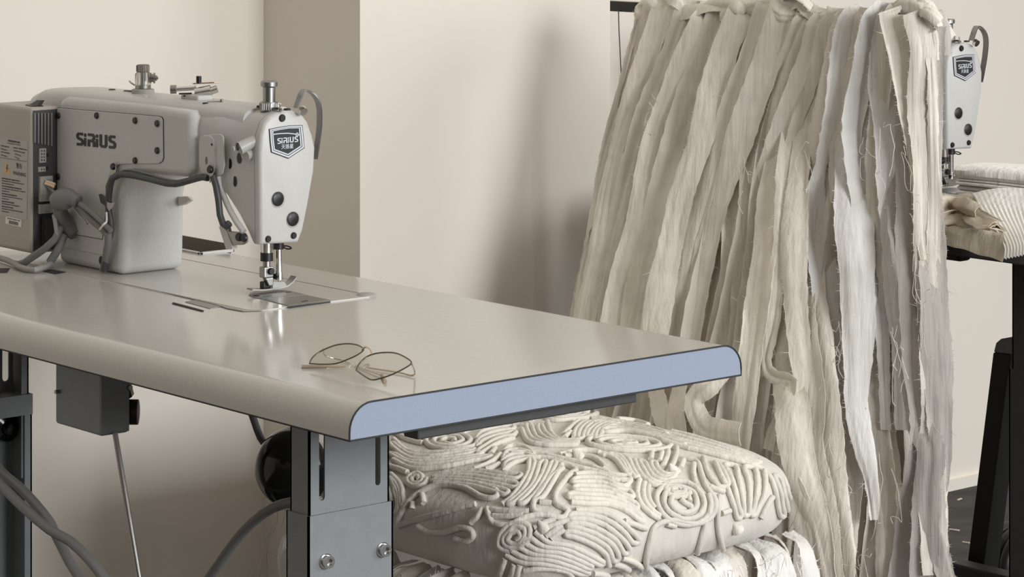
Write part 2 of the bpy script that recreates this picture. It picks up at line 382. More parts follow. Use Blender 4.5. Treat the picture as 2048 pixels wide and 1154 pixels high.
# ------------------------------------------------------------------ sewing machine
YN, YF = .318, .425
MACHINE_LABEL = 'cream industrial sewing machine on the foreground table, control box at its left'
def make_machine():
    r = thing('sewing_machine', MACHINE_LABEL, 'sewing machine', (-.95, .38, ZT))
    # bed plate
    b = MB(); b.slab([(-1.3, .281, ZT), (-.598, .281, ZT), (-.583, .295, ZT), (-.583, .478, ZT), (-1.3, .478, ZT)], (0, 0, .0016))
    b.build('bed', 'laminate', r, smooth=0)
    b = MB(); b.slab([(-1.3, .4795, ZT), (-.59, .4795, ZT), (-.59, .482, ZT), (-1.3, .482, ZT)], (0, 0, .0012)); b.build('bed_seam', 'seam', r, smooth=0)
    # arm: side outline pushed across, then the thinner neck and the head
    zb = ZT + .0016
    prof = [(-1.139, zb), (-.966, zb), (-.962, .79), (-.960, .87), (-.955, .888), (-.945, .900), (-.93, .907), (-.88, .912), (-.79, .916), (-.785, .93), (-.785, 1.0), (-.795, 1.0085),
            (-.9, 1.010), (-1.12, 1.008), (-1.139, 1.003)]
    b = MB(); b.slab([(x, YN, z) for x, z in prof], (0, YF - YN, 0))
    arm = b.build('arm', 'enamel', r, smooth=50, bevel=.011, seg=5)
    # rounded top cover running the whole length
    b = MB(); rings = []
    for x, zt_, ya, yb in ((-1.262, .985, .345, .40), (-1.25, 1.004, .335, .412), (-1.215, 1.0135, .328, .42), (-1.15, 1.0175, .326, .424), (-.9, 1.0185, .327, .425), (-.76, 1.018, .335, .43), (-.70, 1.0165, .345, .43)):
        ring = []
        for k in range(13):
            a = PI * k / 12; y = (ya + yb) / 2 - (yb - ya) / 2 * math.copysign(abs(math.cos(a)) ** .55, math.cos(a)); z = zt_ - .024 + .024 * math.sin(a) ** .6
            ring.append(Vector((x, y, z)))
        ring += [Vector((x, yb, .965)), Vector((x, ya, .965))]
        rings.append(ring)
    b.loft(rings); b.build('top_cover', 'enamel', r, smooth=50)
    # neck + head loft
    def head_ring(x, k, zmin):
        o = [(.341, .836), (.3405, .90), (.3395, .96), (.342, .985), (.348, 1.0), (.358, 1.009), (.37, 1.0135), (.383, 1.0148), (.397, 1.0138), (.410, 1.009), (.420, .998),
             (.428, .98), (.433, .962), (.431, .93), (.421, .885), (.412, .85), (.404, .8335)]
        a = [(.330, .918), (.329, .93), (.329, .96), (.329, .985), (.332, .998), (.340, 1.006), (.355, 1.011), (.375, 1.013), (.392, 1.012), (.405, 1.006), (.415, .995),
             (.424, .98), (.425, .962), (.425, .945), (.425, .93), (.424, .922), (.42, .918)]
        return [Vector((x, p[0] * k + q[0] * (1 - k), max(zmin, p[1] * k + q[1] * (1 - k)))) for p, q in zip(o, a)]
    b = MB()
    b.loft([head_ring(-.80, 0, .914), head_ring(-.752, .05, .914), head_ring(-.737, .2, .910), head_ring(-.722, .55, .897), head_ring(-.70, .9, .874), head_ring(-.68, 1, .852), head_ring(-.669, 1, .838), head_ring(-.6655, 1, .834)])
    b.build('head', 'enamel', r, smooth=35, bevel=.0)
    # face plate
    XF = -.652
    def fring(x, g):
        c = Vector((0, .385, .925)); out = []
        for v in head_ring(x, 1, 0):
            d = Vector((0, v.y - c.y, v.z - c.z)); out.append(Vector((x, c.y + d.y * (1 - g / .046), c.z + d.z * (1 - g / .088))))
        return out
    b = MB(); b.loft([fring(-.6645, 0), fring(-.657, 0), fring(-.6538, .0012), fring(XF, .0045)])
    fp = b.build('face_plate', 'enamel_s', r, smooth=50)
    fp['label'] = 'lighter cream end cover with badge and black plugs'
    b = MB(); b.loft([fring(-.6657, .0008), fring(-.6643, .0008)]); b.build('face_seam', 'seam', r, smooth=0)
    def plug(px, py, rad, name='plug', m='black', h=.0025, parent=fp):
        b = MB(); b.dome(onx(px, py, XF) - Vector((.0008, 0, 0)), (1, 0, 0), rad, h + .0008, 20); return b.build(name, m, parent)
    for q in ((564, 236, .0052), (555, 398, .0098), (585, 438, .0098), (536, 478, .0046), (587, 471, .0046)): plug(*q)
    for px, py in ((556, 399), (586, 439)):
        b = MB(); b.lathe([(.0112, -.001), (.0112, .0008), (.0098, .0008)], onx(px, py, XF), (1, 0, 0), 24); b.build('plug_ring', 'gasket', fp)
    # badge
    sh = [(539, 259), (556, 255.5), (578, 252), (603, 251.5), (605, 272), (607, 295), (576, 315.5), (543, 303.5), (540.5, 282)]
    c0 = Vector((0, 0, 0)); P = [onx(*q, XF + .0002) for q in sh]
    for p in P: c0 += p
    c0 /= len(P)
    def inset(k, dx): return [c0 + (p - c0) * k + Vector((dx, 0, 0)) for p in P]
    b = MB(); b.slab(inset(1.05, -.0005), (.0011, 0, 0)); bd = b.build('badge', 'ink', r, smooth=0)
    bd['label'] = 'black shield badge with silver rim'
    def ring_slab(k1, k2, x0, dx, m, nm):
        b = MB(); A, Bq = inset(k1, x0), inset(k2, x0); n = len(A)
        for i in range(n):
            j = (i + 1) % n; b.slab([A[i], A[j], Bq[j], Bq[i]], (dx, 0, 0))
        b.build(nm, m, bd, smooth=0)
    ring_slab(1.0, .91, .0004, .0009, 'silverblue', 'badge_rim'); ring_slab(.87, .80, .0004, .0007, 'silverblue', 'badge_rim')
    ux = Vector((0, 1, 0)); uz = Vector((0, 0, 1)); nx = Vector((1, 0, 0))
    b = MB(); q, wd = sirius(.17)
    o = onx(554, 288, XF + .0008); sc = (onx(595, 282, XF).y - o.y) / wd
    put(q, o, Vector((0, 1, .02)) * sc, uz * .0078, nx, b, .0006)
    font_polys('天狼星', b, onx(562, 297.5, XF + .001), ux, uz, nx, .0069, .0006, .01)
    arcp = [onx(x, y, XF + .0008) for x, y in ((545, 268), (558, 266.2), (575, 265.5), (588, 266.8), (600, 269.5))]
    for i in range(len(arcp) - 1):
        b.slab([arcp[i], arcp[i + 1], arcp[i + 1] - uz * .0013, arcp[i] - uz * .0013], (.0005, 0, 0))
    c = onx(594, 269, XF + .0012)
    for k in range(6):
        a = PI * k / 6; d = Vector((0, math.cos(a), math.sin(a))); s = Vector((0, -math.sin(a), math.cos(a))) * .0003
        b.slab([c + d * .003 + s, c + d * .003 - s, c - d * .003 - s, c - d * .003 + s], (.0003, 0, 0))
    b.build('badge_lettering', 'silverblue', bd, smooth=0)
    # cover panel on the near side with its screws and lettering
    def side(px, py, y=YN): return ony(px, py, y)
    pan = [(116, 216), (220, 224.5), (316, 232.6), (323.5, 234.5), (326.5, 240), (327.5, 316), (325, 323), (318, 327), (260, 327.5), (240, 329), (230, 335), (222, 345), (217, 380), (205, 478), (150, 468), (116, 462)]
    b = MB(); b.slab([side(*q) + Vector((0, .001, 0)) for q in pan], (0, -.0028, 0)); cp = b.build('cover_panel', 'enamel', r, smooth=0, bevel=.0008, seg=2)
    b = MB(); cc = sum((side(*q) for q in pan), Vector()) / len(pan)
    b.slab([cc + (side(*q) - cc) * 1.008 + Vector((.0006, .0006, 0)) for q in pan], (0, -.0012, 0)); b.build('panel_shadow_gap', 'seam', cp, smooth=0)
    for q in ((117.5, 231), (194, 231), (271, 241), (315, 247), (315, 301), (271, 321), (117, 353)):
        b = MB(); b.dome(side(*q, YN - .0018), (0, -1, 0), .0048, .003, 14); b.build('screw', 'black', cp)
    b = MB(); q, wd = sirius(.2)
    o = side(153, 290.5, YN - .0019); o2 = side(231.5, 298.0, YN - .0019); h = side(153, 264.5, YN - .0019).z - o.z
    put(q, o, (o2 - o) / wd, uz * h, Vector((0, -1, 0)), b, .0006); lt = b.build('logo_lettering', 'ink', cp, smooth=0)
    b = MB(); b.dome(side(203, 521), (0, -1, 0), .0065, .001, 18); b.build('plug', 'black', arm)
    # lower ledges of the housing
    for z in (.8195, .786):
        b = MB(); b.box(-1.139, -1.005, YN - .0012, YN + .002, z, z + .0022); b.build('casting_ridge', 'enamel', arm, smooth=0, bevel=.0008)
    # raised boss plate on the neck
    yk = .329
    b = MB(); pl = []
    for q in ((402, 285), (404, 273), (411, 269), (424, 270), (432, 278), (435, 296), (434, 335), (428, 352), (418, 357), (408, 350), (402, 330)): pl.append(ony(*q, yk))
    b.slab(pl, (0, -.0042, 0)); bp_ = b.build('boss_plate', 'enamel', r, smooth=50, bevel=.002)
    b = MB(); pl = [ony(*q, yk) for q in ((420, 268), (444, 268), (449, 274), (451, 330), (447, 348), (430, 356), (420, 350))]; b.slab(pl, (0, -.0022, 0)); b.build('boss_plate', 'enamel', r, smooth=50, bevel=.0015)
    for px, py, rx, rz, m in ((424, 289, .0012, .0017, 'black'), (413, 321, .0028, .0056, 'trough'), (421, 339, .0058, .0062, 'black')):
        c = ony(px, py, yk - .0041); b = MB()
        b.slab([c + Vector((rx * math.cos(a), 0, rz * math.sin(a))) for a in [2 * PI * k / 18 for k in range(18)]], (0, -.0012 if m != 'trough' else -.0003, 0)); b.build('plug', m, bp_, smooth=0)
    for px, py in ((461, 327), (471, 362.5), (479.5, 316)):  # flush discs: brown paints the hole's lit inner wall, black its shade
        c = ony(px, py, .3392 if px > 465 else .3375); b = MB(); el = [c + Vector((.0055 * math.cos(a), .004, .0076 * math.sin(a))) for a in [2 * PI * k / 20 for k in range(20)]]
        b.slab(el, (0, -.0055, 0)); h_ = b.build('oil_hole', 'trough', r, smooth=0)
        b = MB(); el = [c + Vector((.0012 + .0040 * math.cos(a), -.0014, .0072 * math.sin(a))) for a in [2 * PI * k / 20 for k in range(20)]]
        b.slab(el, (0, -.0006, 0)); b.build('oil_hole_shade', 'black', h_, smooth=0)
    # thread lever boss
    a0 = ony(478, 297, .322); a1 = ony(520, 276, .352)
    b = MB(); b.tube([a0, a0.lerp(a1, .5), a1], lambda t: .0092 - .001 * t, 16); b.dome(a0 + Vector((0, -.0085, 0)), (-.2, -1, 0), .004, .002)
    b.cyl(ony(490, 312, .330), ony(506, 304, .346), .0075, 16)
    lv = b.build('lever_boss', 'label', r, smooth=50)
    b = MB(); c = ony(476, 293.5, .3112); b.slab([c + Vector((.0034 * math.cos(a), 0, .0055 * math.sin(a))) for a in [2 * PI * k / 18 for k in range(18)]], (0, -.0012, 0)); b.build('plug', 'black', lv, smooth=0)
    # small reverse lever seen past the pillar
    b = MB(); b.slab([ony(*q, .41) for q in ((356, 393), (374, 393), (382, 400), (366, 410), (356, 412))], (0, .008, 0)); b.build('reverse_lever', 'white', r, smooth=0, bevel=.002)
    # top fittings, standing on the top cover
    zt_ = 1.0175; yc = .375
    def top(px, py): return ony(px, py, yc)
    # oil sight cap
    c = top(286, 187); c.z = zt_
    b = MB(); b.lathe([(.0165, -.003), (.0165, .006), (.014, .007), (.0135, .007)], c); oc = b.build('oil_sight', 'gasket', r)
    b = MB(); b.lathe([(.0115, .006), (.0115, .0285), (.0095, .031), (.0075, .031), (.0075, .006)], c); b.build('sight_glass', 'clear', oc)
    b = MB(); b.lathe([(.004, .0), (.004, .034)], c); b.lathe([(.0095, .008), (.0095, .012)], c); b.build('sight_spindle', 'satin', oc)
    b = MB(); b.lathe([(.0088, .031), (.0092, .033), (.0092, .041), (.008, .0422), (1e-5, .0422)], c, n=24)
    for k in range(24):
        a = 2 * PI * k / 24; p = c + Vector((math.cos(a) * .0092, math.sin(a) * .0092, .032)); b.cyl(p, p + Vector((0, 0, .009)), .0007, 5)
    b.build('knob', 'brass', oc)
    d = RT; p = c + Vector((0, 0, .0225))
    b = MB()
    for k, rr in enumerate((.0078, .006, .0078, .004)): b.lathe([(rr, .010 + k * .0028), (rr, .0118 + k * .0028)], p, d, 18)
    b.cyl(p + d * .009, p + d * .022, .002, 10); b.build('tension_disc', 'satin', oc)
    b = MB(); b.tube([c - d * .012 + Vector((0, 0, .012)), c - d * .018 + Vector((0, 0, .016)), c - d * .020 + Vector((0, 0, .019))], .0013, 6); b.build('thread_hook', 'satin', oc)
    b = MB(); p = top(258, 183); p.z = zt_ + .0005; b.tube([c - Vector((.01, 0, -.002)), p, p + Vector((-.012, 0, -.0005))], .0022, 8); b.build('oil_tube', 'cable_d', oc)
    b = MB(); p = top(224, 179.5); p.z = zt_ - .0006; b.dome(p, (0, 0, 1), .0055, .0022); b.build('plug', 'black', r)
    # bobbin winder
    z0 = 1.0185; w = thing_part = None
    c = top(392, 204); c.z = z0 - .002
    b = MB(); pts = [c + RT * u + Vector((0, 0, 0)) for u in (-.035, .03)]
    b.box(c.x - .022, c.x + .022, c.y - .012, c.y + .014, z0 - .003, z0 + .006); bw = b.build('bobbin_winder', 'enamel_s', r, smooth=0, bevel=.003)
    b = MB(); zc = z0 + .0145
    s0 = c - RT * .032; e0 = c + RT * .026
    b.cyl(Vector((s0.x, s0.y, zc - .001)), Vector((c.x, c.y, zc + .001)), .0034, 14); b.build('winder_spindle', 'chrome', bw)
    b = MB(); b.cyl(Vector((s0.x, s0.y, zc - .0015)) - RT * .004, Vector((s0.x, s0.y, zc - .0012)) + RT * .004, .0062, 18); b.build('winder_wheel', 'satin', bw)
    b = MB(); k = c + RT * .011; b.cyl(Vector((k.x, k.y, z0 + .008)) - RT * .012, Vector((k.x, k.y, z0 + .012)) + RT * .010, .0078, 20)
    b.cyl(Vector((k.x, k.y, z0 + .011)) + RT * .010, Vector((k.x, k.y, z0 + .014)) + RT * .019, .0055, 16); b.build('winder_body', 'chrome', bw)
    b = MB(); b.slab([Vector((k.x, k.y, z0 + .021)) + RT * u + Vector((0, v, u * .05)) for u, v in ((-.012, -.005), (.018, -.004), (.022, .003), (-.012, .006))], (0, 0, .0022)); b.build('winder_lever', 'gold', bw, smooth=0, bevel=.0008)
    b = MB(); q = c + RT * .004; b.cyl(Vector((q.x, q.y, z0 + .022)), Vector((q.x, q.y, z0 + .032)), .0038, 14); b.build('winder_button', 'black', bw)
    b = MB(); q = top(443, 202); q.z = z0; b.cyl(q - RT * .02 + Vector((0, 0, -.001)), q, .0012, 8); b.lathe([(.0005, -.0005), (.0022, .0003), (.0022, .003), (.0005, .0038)], q, n=10); b.build('thread_post', 'satin', bw)
    b = MB(); b.cyl(c - RT * .024 + Vector((0, 0, .009)), c - RT * .006 + Vector((0, 0, .0095)), .0012, 8); b.cyl(c - RT * .018 + Vector((0, 0, .006)), c - RT * .002 + Vector((0, 0, .0055)), .001, 8); b.build('winder_spring', 'black', bw)
    for px, py, rr in ((411, 207, .0045), (466, 212.5, .006), (500, 216, .006), (520, 211.5, .005), (557, 214, .005), (574, 213, .005)):
        p = ony(px, py, .375 if px > 430 else .352); p.z = min(p.z, 1.0178) - .0012
        b = MB(); b.dome(p, (0, 0, 1), rr, .0026, 14); b.build('plug', 'black', r)
    # presser adjusting screw
    c = top(538.5, 216); c.z = 1.013
    b = MB(); b.lathe([(.0125, 0), (.0130, .002), (.0130, .010), (.012, .0125), (.008, .0125)], c, n=24)
    for k in range(28):
        a = 2 * PI * k / 28; p = c + Vector((math.cos(a) * .013, math.sin(a) * .013, .002)); b.cyl(p, p + Vector((0, 0, .009)), .0006, 5)
    ps = b.build('pressure_screw', 'satin', r)
    b = MB(); b.lathe([(.0086, .012), (.0086, .032), (.0095, .033), (.0118, .034), (.0118, .0395), (.0105, .041), (1e-5, .041)], c, n=24); b.build('screw_cap', 'satin', ps)
    b = MB(); p = top(560, 212); p.z = 1.0145; b.lathe([(.003, 0), (.003, .004), (.0012, .005), (.0012, .008), (.0022, .009), (.001, .011)], p, n=12); b.build('thread_stud', 'chrome', r)
    # take-up lever guard, a bent grey strap
    pts = [ony(592, 216, .395), ony(599, 196, .40), ony(606.5, 181, .405), ony(620, 184, .418), ony(632, 196, .428), ony(638.5, 218, .435), ony(638.5, 255, .44), ony(634, 290, .44), ony(630, 318, .44)]
    path = catmull(pts, .004); b = MB(); rings = []
    for i, p in enumerate(path):
        t = (path[min(i + 1, len(path) - 1)] - path[max(0, i - 1)]).normalized(); n = t.cross(Vector((1, 0, 0))); n.normalize(); f = i / len(path); hw = .0052
        s = Vector((1, 0, 0)) * hw
        rings.append([p + s + n * .0011, p - s + n * .0011, p - s - n * .0011, p + s - n * .0011])
    b.loft(rings); b.build('take_up_guard', 'satin', r, smooth=30)
    b = MB(); b.cyl(ony(603, 219, .405), ony(608, 224, .405), .006, 14); b.build('guard_screw', 'chrome', r)
    # needle bar, presser bar, foot
    nb = Vector((-.705, .403, 0)); 
    nbp = ony(557, 545, .403); nbx = nbp.x
    N0 = Vector((nbx, .403, 0)); P0 = Vector((nbx, .381, 0)); P0.x = ony(533.5, 540, .381).x
    def cylz(o, z0, z1, rr, m, nm, n=18, par=r):
        b = MB(); b.cyl((o.x, o.y, z0), (o.x, o.y, z1), rr, n); return b.build(nm, m, par)
    zz = lambda py, o: onplane(540, py, (o.x, o.y, 0), FW).z
    nbar = cylz(N0, zz(549, N0), .85, .0052, 'chrome', 'needle_bar')
    cylz(N0, zz(498, N0), .845, .0075, 'black', 'bar_bush', par=nbar)
    cylz(N0, zz(559, N0), zz(543, N0), .0058, 'chrome', 'needle_clamp', par=nbar)
    b = MB(); b.cyl((N0.x, N0.y, zz(551, N0)), Vector((N0.x, N0.y, zz(551, N0))) + Vector((.004, -.0095, 0)), .0038, 14); b.build('clamp_screw', 'black', nbar)
    b = MB(); b.cyl((N0.x, N0.y, zz(558, N0)), (N0.x, N0.y, .765), .0009, 8, .0005); b.build('needle', 'chrome', nbar)
    p = Vector((N0.x, N0.y, zz(492, N0))); b = MB(); b.tube([p, p + RT * .012, p + RT * .018 - UP * .003, p + RT * .012 - UP * .004, p + RT * .006 - UP * .001], .0011, 6, step=.002); b.build('thread_guide', 'black', nbar)
    pb = cylz(P0, zz(505, P0), .85, .0083, 'chrome', 'presser_bar')
    cylz(P0, zz(521.5, P0), zz(504.5, P0), .0088, 'black', 'bar_collar', par=pb)
    cylz(P0, zz(536, P0), zz(520, P0), .0052, 'satin', 'bar_end', par=pb)
    b = MB(); za, zb2 = zz(533, P0), zz(562, P0)
    b.box(P0.x - .007, P0.x + .006, P0.y - .008, P0.y + .0075, zb2 + .005, za)
    b.slab([(P0.x + .006, P0.y - .006, zb2 + .005), (P0.x + .006, P0.y + .0075, zb2 + .005), (P0.x + .006, P0.y + .0075, ZT + .012), (P0.x + .006, P0.y + .000, ZT + .012)], (-.009, 0, 0))
    sh_ = b.build('presser_shank', 'satin', pb, smooth=0, bevel=.0015)
    b = MB(); b.lathe([(.0048, 0), (.0048, .003), (.004, .004), (1e-5, .004)], (P0.x + .006, P0.y + .002, za - .006), (1, 0, 0), 14); b.build('shank_screw', 'black', pb)
    # foot: sole with upturned toe, behind-the-needle hinge
    b = MB(); y0f = P0.y - .012; rings = []
    for y, z in ((P0.y - .026, .0085), (P0.y - .012, .0065), (P0.y, .006), (P0.y + .02, .0062), (P0.y + .034, .008), (P0.y + .042, .0125), (P0.y + .048, .0185)):
        wv = .0068; zz_ = ZT + z
        rings.append([Vector((N0.x - wv, y, zz_)), Vector((N0.x + wv, y, zz_)), Vector((N0.x + wv, y, zz_ + .0022)), Vector((N0.x - wv, y, zz_ + .0022))])
    b.loft(rings); ft = b.build('presser_foot', 'satin', pb, smooth=40)
    b = MB(); b.box(N0.x - .006, N0.x + .004, P0.y - .006, P0.y + .008, ZT + .008, ZT + .018); b.build('foot_hinge', 'black', pb, smooth=0, bevel=.002)
    b = MB(); b.slab([(N0.x + .004, P0.y + .008, ZT + .008), (N0.x + .004, P0.y + .032, ZT + .009), (N0.x + .004, P0.y + .028, ZT + .015), (N0.x + .004, P0.y + .008, ZT + .017)], (.0018, 0, 0)); b.build('foot_guard', 'satin', pb, smooth=0)
    # needle plate and slide plate
    zq = ZT + .0016
    rim = [(497.5, 591), (501, 586.5), (513, 583.3), (530, 582.2), (548, 581), (580, 583), (600, 588), (522, 598)]
    b = MB(); b.slab([onz(*q, zq) for q in [(497.5, 591), (500, 587), (510, 584), (530, 582), (552, 581.2), (578, 583), (612, 590.5), (568, 594.5), (524, 598.5), (506, 595)]], (0, 0, .0012)); npl = b.build('needle_plate', 'plate', r, smooth=0, bevel=.0004, seg=1)
    b = MB(); b.slab([onz(*q, zq) for q in [(524, 599), (568, 595), (612.5, 591), (660, 601), (577, 612.3)]], (0, 0, .0010)); spl = b.build('slide_plate', 'plate', r, smooth=0, bevel=.0004, seg=1)
    b = MB(); b.slab([onz(*q, zq) for q in [(576, 612.5), (661, 600.5), (661, 602.5), (577, 614.8)]], (0, 0, -.0045)); b.build('slide_edge', 'black', spl, smooth=0)
    for q, m in (((577, 584.6), 'black'), ((513, 591.8), 'seam')):
        c = onz(*q, zq + .0012); b = MB(); b.slab([c + Vector((.0028 * math.cos(a) * (2 if m == 'seam' else 1), .0042 * math.sin(a), 0)) for a in [2 * PI * k / 14 for k in range(14)]], (0, 0, .0004)); b.build('plate_screw', m, npl, smooth=0)
    b = MB(); b.slab([onz(*q, zq + .001) for q in ((602, 603.2), (614, 601), (616, 601.8), (604, 604))], (0, 0, .0004)); b.build('slide_grip', 'seam', spl, smooth=0)
    # knee-lift bracket at the lower back of the head
    b = MB(); b.slab([ony(*q, .338) for q in ((448, 452), (458, 447), (474, 490), (476, 497), (462, 497))], (0, -.009, 0)); lb = b.build('lift_lever', 'enamel', r, smooth=0, bevel=.001)
    b = MB(); b.slab([ony(*q, .336) for q in ((459, 440), (464, 462), (479, 463), (493, 466), (497, 474), (497, 484), (490, 489), (474, 490), (463, 466), (456, 448))], (0, -.006, 0)); b.build('lift_bracket', 'satin', lb, smooth=0, bevel=.001)
    for q in ((479, 474), (490, 475.5)):
        b = MB(); b.dome(ony(*q, .330), (0, -1, 0), .0058, .004, 14); b.build('screw', 'black', lb)
    b = MB(); b.tube([ony(436, 352, .33), ony(440, 372, .333), ony(455, 410, .335), ony(474, 445, .335), ony(487, 463, .335)], .0042, 10, step=.01); b.build('lift_arm', 'enamel', lb)
    # motor control box on the left
    CB = thing_part
    x0, x1, y0, y1, z0_, z1_ = -1.262, -1.139, .2745, .44, .7775, .9925
    b = MB(); b.box(x0, x1 - .003, y0, y1, z0_, z1_); cb = b.build('control_box', 'box', r, smooth=0, bevel=.006); cb['label'] = 'beige motor control box with printed labels'
    xp = x1 - .003
    b = MB(); b.box(xp - .001, xp + .0015, y0 + .0035, y1 - .004, z0_ + .004, z1_ - .004); cpn = cb; b.build('connector_panel', 'steel_d', cb, smooth=0)
    for k in range(6):
        b = MB(); q0 = onx(70 + k * 6.6, 226, xp + .003); q1 = onx(72 + k * 6.6, 286, xp + .003)
        b.box(xp + .001, xp + .0045, q0.y - .0016, q0.y + .0016, q1.z - .001 * k, q0.z); b.build('vent_fin', 'cable', cpn, smooth=0, bevel=.0012)
    def conn(px0, py0, px1, py1, m, nm, d=.003, par=None):
        a, c = onx(px0, py0, xp + .0015), onx(px1, py1, xp + .0015); b = MB(); b.box(xp, xp + .0015 + d, min(a.y, c.y), max(a.y, c.y), min(a.z, c.z), max(a.z, c.z)); return b.build(nm, m, par or cpn, smooth=0, bevel=.0006, seg=1)
    cs = conn(77, 297, 91, 325, 'gasket', 'socket')
    for i in range(4):
        for j in range(2): conn(80 + j * 5, 300 + i * 6.2, 83 + j * 5, 303 + i * 6.2, 'black', 'socket_pin', .0034)
    conn(92, 307, 97, 313, 'black', 'indicator', .001); conn(75, 334, 90, 343, 'gasket', 'socket'); conn(80, 336.5, 82.5, 340, 'black', 'socket_pin', .0034); conn(85, 336.5, 87.5, 340, 'black', 'socket_pin', .0034); conn(91, 333, 96, 340, 'black', 'indicator', .001)
    t1 = conn(77, 353, 102, 401, 'label', 'terminal_block', .006); conn(88, 358, 101, 399, 'steel', 'terminal_face', .0064)
    t2 = conn(76, 409, 104, 425, 'label', 'terminal_block', .005); conn(87, 411, 96, 422, 'gasket', 'terminal_face', .0056)
    conn(79, 433, 83, 490, 'black', 'panel_slot', .001)
    conn(88, 437, 108, 480, 'steel_d', 'plug_socket', .004)
    b = MB(); p = [onz(50, 211, z1_) for _ in (0,)]
    b.slab([onz(*q, z1_) for q in ((51, 211), (62, 213.5), (86, 213), (80, 209), (66, 207.5))], (0, 0, .0015)); rb = b.build('rubber_clip', 'black', r, smooth=0)
    c = onz(72, 210.5, z1_ + .001); b = MB(); b.slab([c + Vector((-.011, -.005, 0)), c + Vector((.012, -.005, 0)), c + Vector((.008, .003, .0075)), c + Vector((-.002, .003, .0075))], (0, .007, 0)); b.build('clip_tab', 'black', rb, smooth=0)
    # stickers on the box
    ys = y0 - .0002
    def st(px, py, y=ys): return ony(px, py, y)
    poly = [(-20, 270), (46, 279), (53, 281), (55.5, 284), (54.5, 400), (54, 436), (51, 440), (-20, 428)]
    b = MB(); b.slab([st(*q) for q in poly], (0, -.0004, 0)); lab = b.build('warning_label', 'label', cb, smooth=0)
    ink = MB(); rnd = random.Random(3)
    def bar(px0, py0, px1, py1, h=2.2, y=ys - .0004):
        x = px0
        while x < px1 - .5:
            w = min(px1 - x, rnd.uniform(1.6, 4.5)); f = (x - px0) / max(1, px1 - px0); g_ = (x + w - px0) / max(1, px1 - px0)
            hh = h * rnd.uniform(.75, 1.05)
            A, Bq = py0 + (py1 - py0) * f, py0 + (py1 - py0) * g_
            ink.slab([st(x, A, y), st(x + w, Bq, y), st(x + w, Bq + hh, y), st(x, A + hh, y)], (0, -.0002, 0)); x += w + rnd.uniform(.4, .9)
    bar(16, 279, 40, 283.5, 4); bar(14, 285, 42, 290, 1.6)
    for i in range(4):
        bar(2, 290 + i * 6.2, 19 - (i % 2) * 5, 293.5 + i * 6.2, 2.4); bar(27 + (3 if i > 1 else 0), 294 + i * 6.2, 54 - (i % 2) * 3 - (12 if i > 1 else 0), 299 + i * 6.2, 2.2)
    ink.slab([st(0, 314.5, ys - .0004), st(54.5, 323, ys - .0004), st(54.5, 323.8, ys - .0004), st(0, 315.3, ys - .0004)], (0, -.0002, 0))
    ux_ = (st(50, 353) - st(26, 348.5)).normalized(); ny = Vector((0, -1, 0))
    font_polys('WARNING', ink, st(26, 349, ys - .0004), ux_, uz, ny, .0078, .0003, .01)
    font_polys('警告', ink, st(32.5, 335, ys - .0004), ux_, uz, ny, .0084, .0003, .01)
    yy = 355
    for i, (l, h) in enumerate(((36, 3), (44, 2), (24, 2), (39, 3), (47, 2), (15, 2), (30, 3), (41, 2), (14, 2), (24, 3), (36, 2), (23, 3), (42, 2), (14, 2))):
        bar(4, yy, 4 + l, yy + l * .17, h); yy += 5.1
    ink.build('label_print', 'ink', cb, smooth=0)
    b = MB(); b.slab([st(x, y, ys - .0004) for x, y in ((14, 322), (6.5, 346), (21.5, 349.5))], (0, -.0003, 0)); hz = cb; b.build('hazard_triangle', 'orange', cb, smooth=0)
    b = MB(); b.slab([st(x, y, ys - .0007) for x, y in ((14.6, 329), (11.8, 337), (14.2, 337.5), (12.8, 345), (16.4, 336), (14.2, 335.6), (15.8, 329.4))], (0, -.0002, 0)); b.build('hazard_bolt', 'ink', hz, smooth=0)
    b = MB(); b.slab([st(*q) for q in ((12, 432.5), (43.5, 439.5), (43, 454.5), (11, 447))], (0, -.0004, 0)); bc = b.build('barcode_label', 'white', cb, smooth=0)
    ink = MB(); rnd = random.Random(5); bar(15, 435.5, 40, 441, 2)
    for k in range(14):
        x = 18 + k * 1.35; yb_ = 440.5 + (x - 18) * .22
        ink.slab([st(x, yb_, ys - .0004), st(x + .75, yb_ + .15, ys - .0004), st(x + .75, yb_ + 6.8, ys - .0004), st(x, yb_ + 6.6, ys - .0004)], (0, -.0002, 0))
    ink.build('barcode_print', 'ink', cb, smooth=0)
    # cable clips that belong to the casting
    b = MB(); b.slab([ony(*q, .3135) for q in ((222, 333), (227, 325), (233, 330), (234, 352), (222, 354))], (0, -.0018, 0)); c1 = b.build('cable_clip', 'satin', r, smooth=0, bevel=.0005)
    b = MB(); b.dome(ony(227, 333, .3117), (0, -1, 0), .0048, .0035); b.build('screw', 'black', c1)
    b = MB(); b.slab([ony(*q, .3145) for q in ((199, 388), (204, 388), (217, 403), (214, 413), (203, 405))], (0, -.0018, 0)); c2 = b.build('cable_clip', 'cable_d', r, smooth=0, bevel=.0005)
    b = MB(); b.slab([ony(*q, .305) for q in ((215, 403), (220, 406), (231, 405), (226, 415), (219, 422), (215, 414))], (0, -.001, 0)); b.build('clip_bracket', 'satin', c2, smooth=0)
    b = MB(); b.slab([ony(*q, .3235) for q in ((415, 343), (420, 331), (428, 332), (431, 341), (425, 358), (421, 366))], (0, -.0014, 0)); c3 = b.build('cable_clip', 'satin', r, smooth=0, bevel=.0004)
    b = MB(); b.dome(ony(421, 339, .3222), (0, -1, 0), .0052, .0035); b.build('screw', 'black', c3)
    return r, cb, rb, cpn
mach, cbox_, _, cpanel = make_machine()
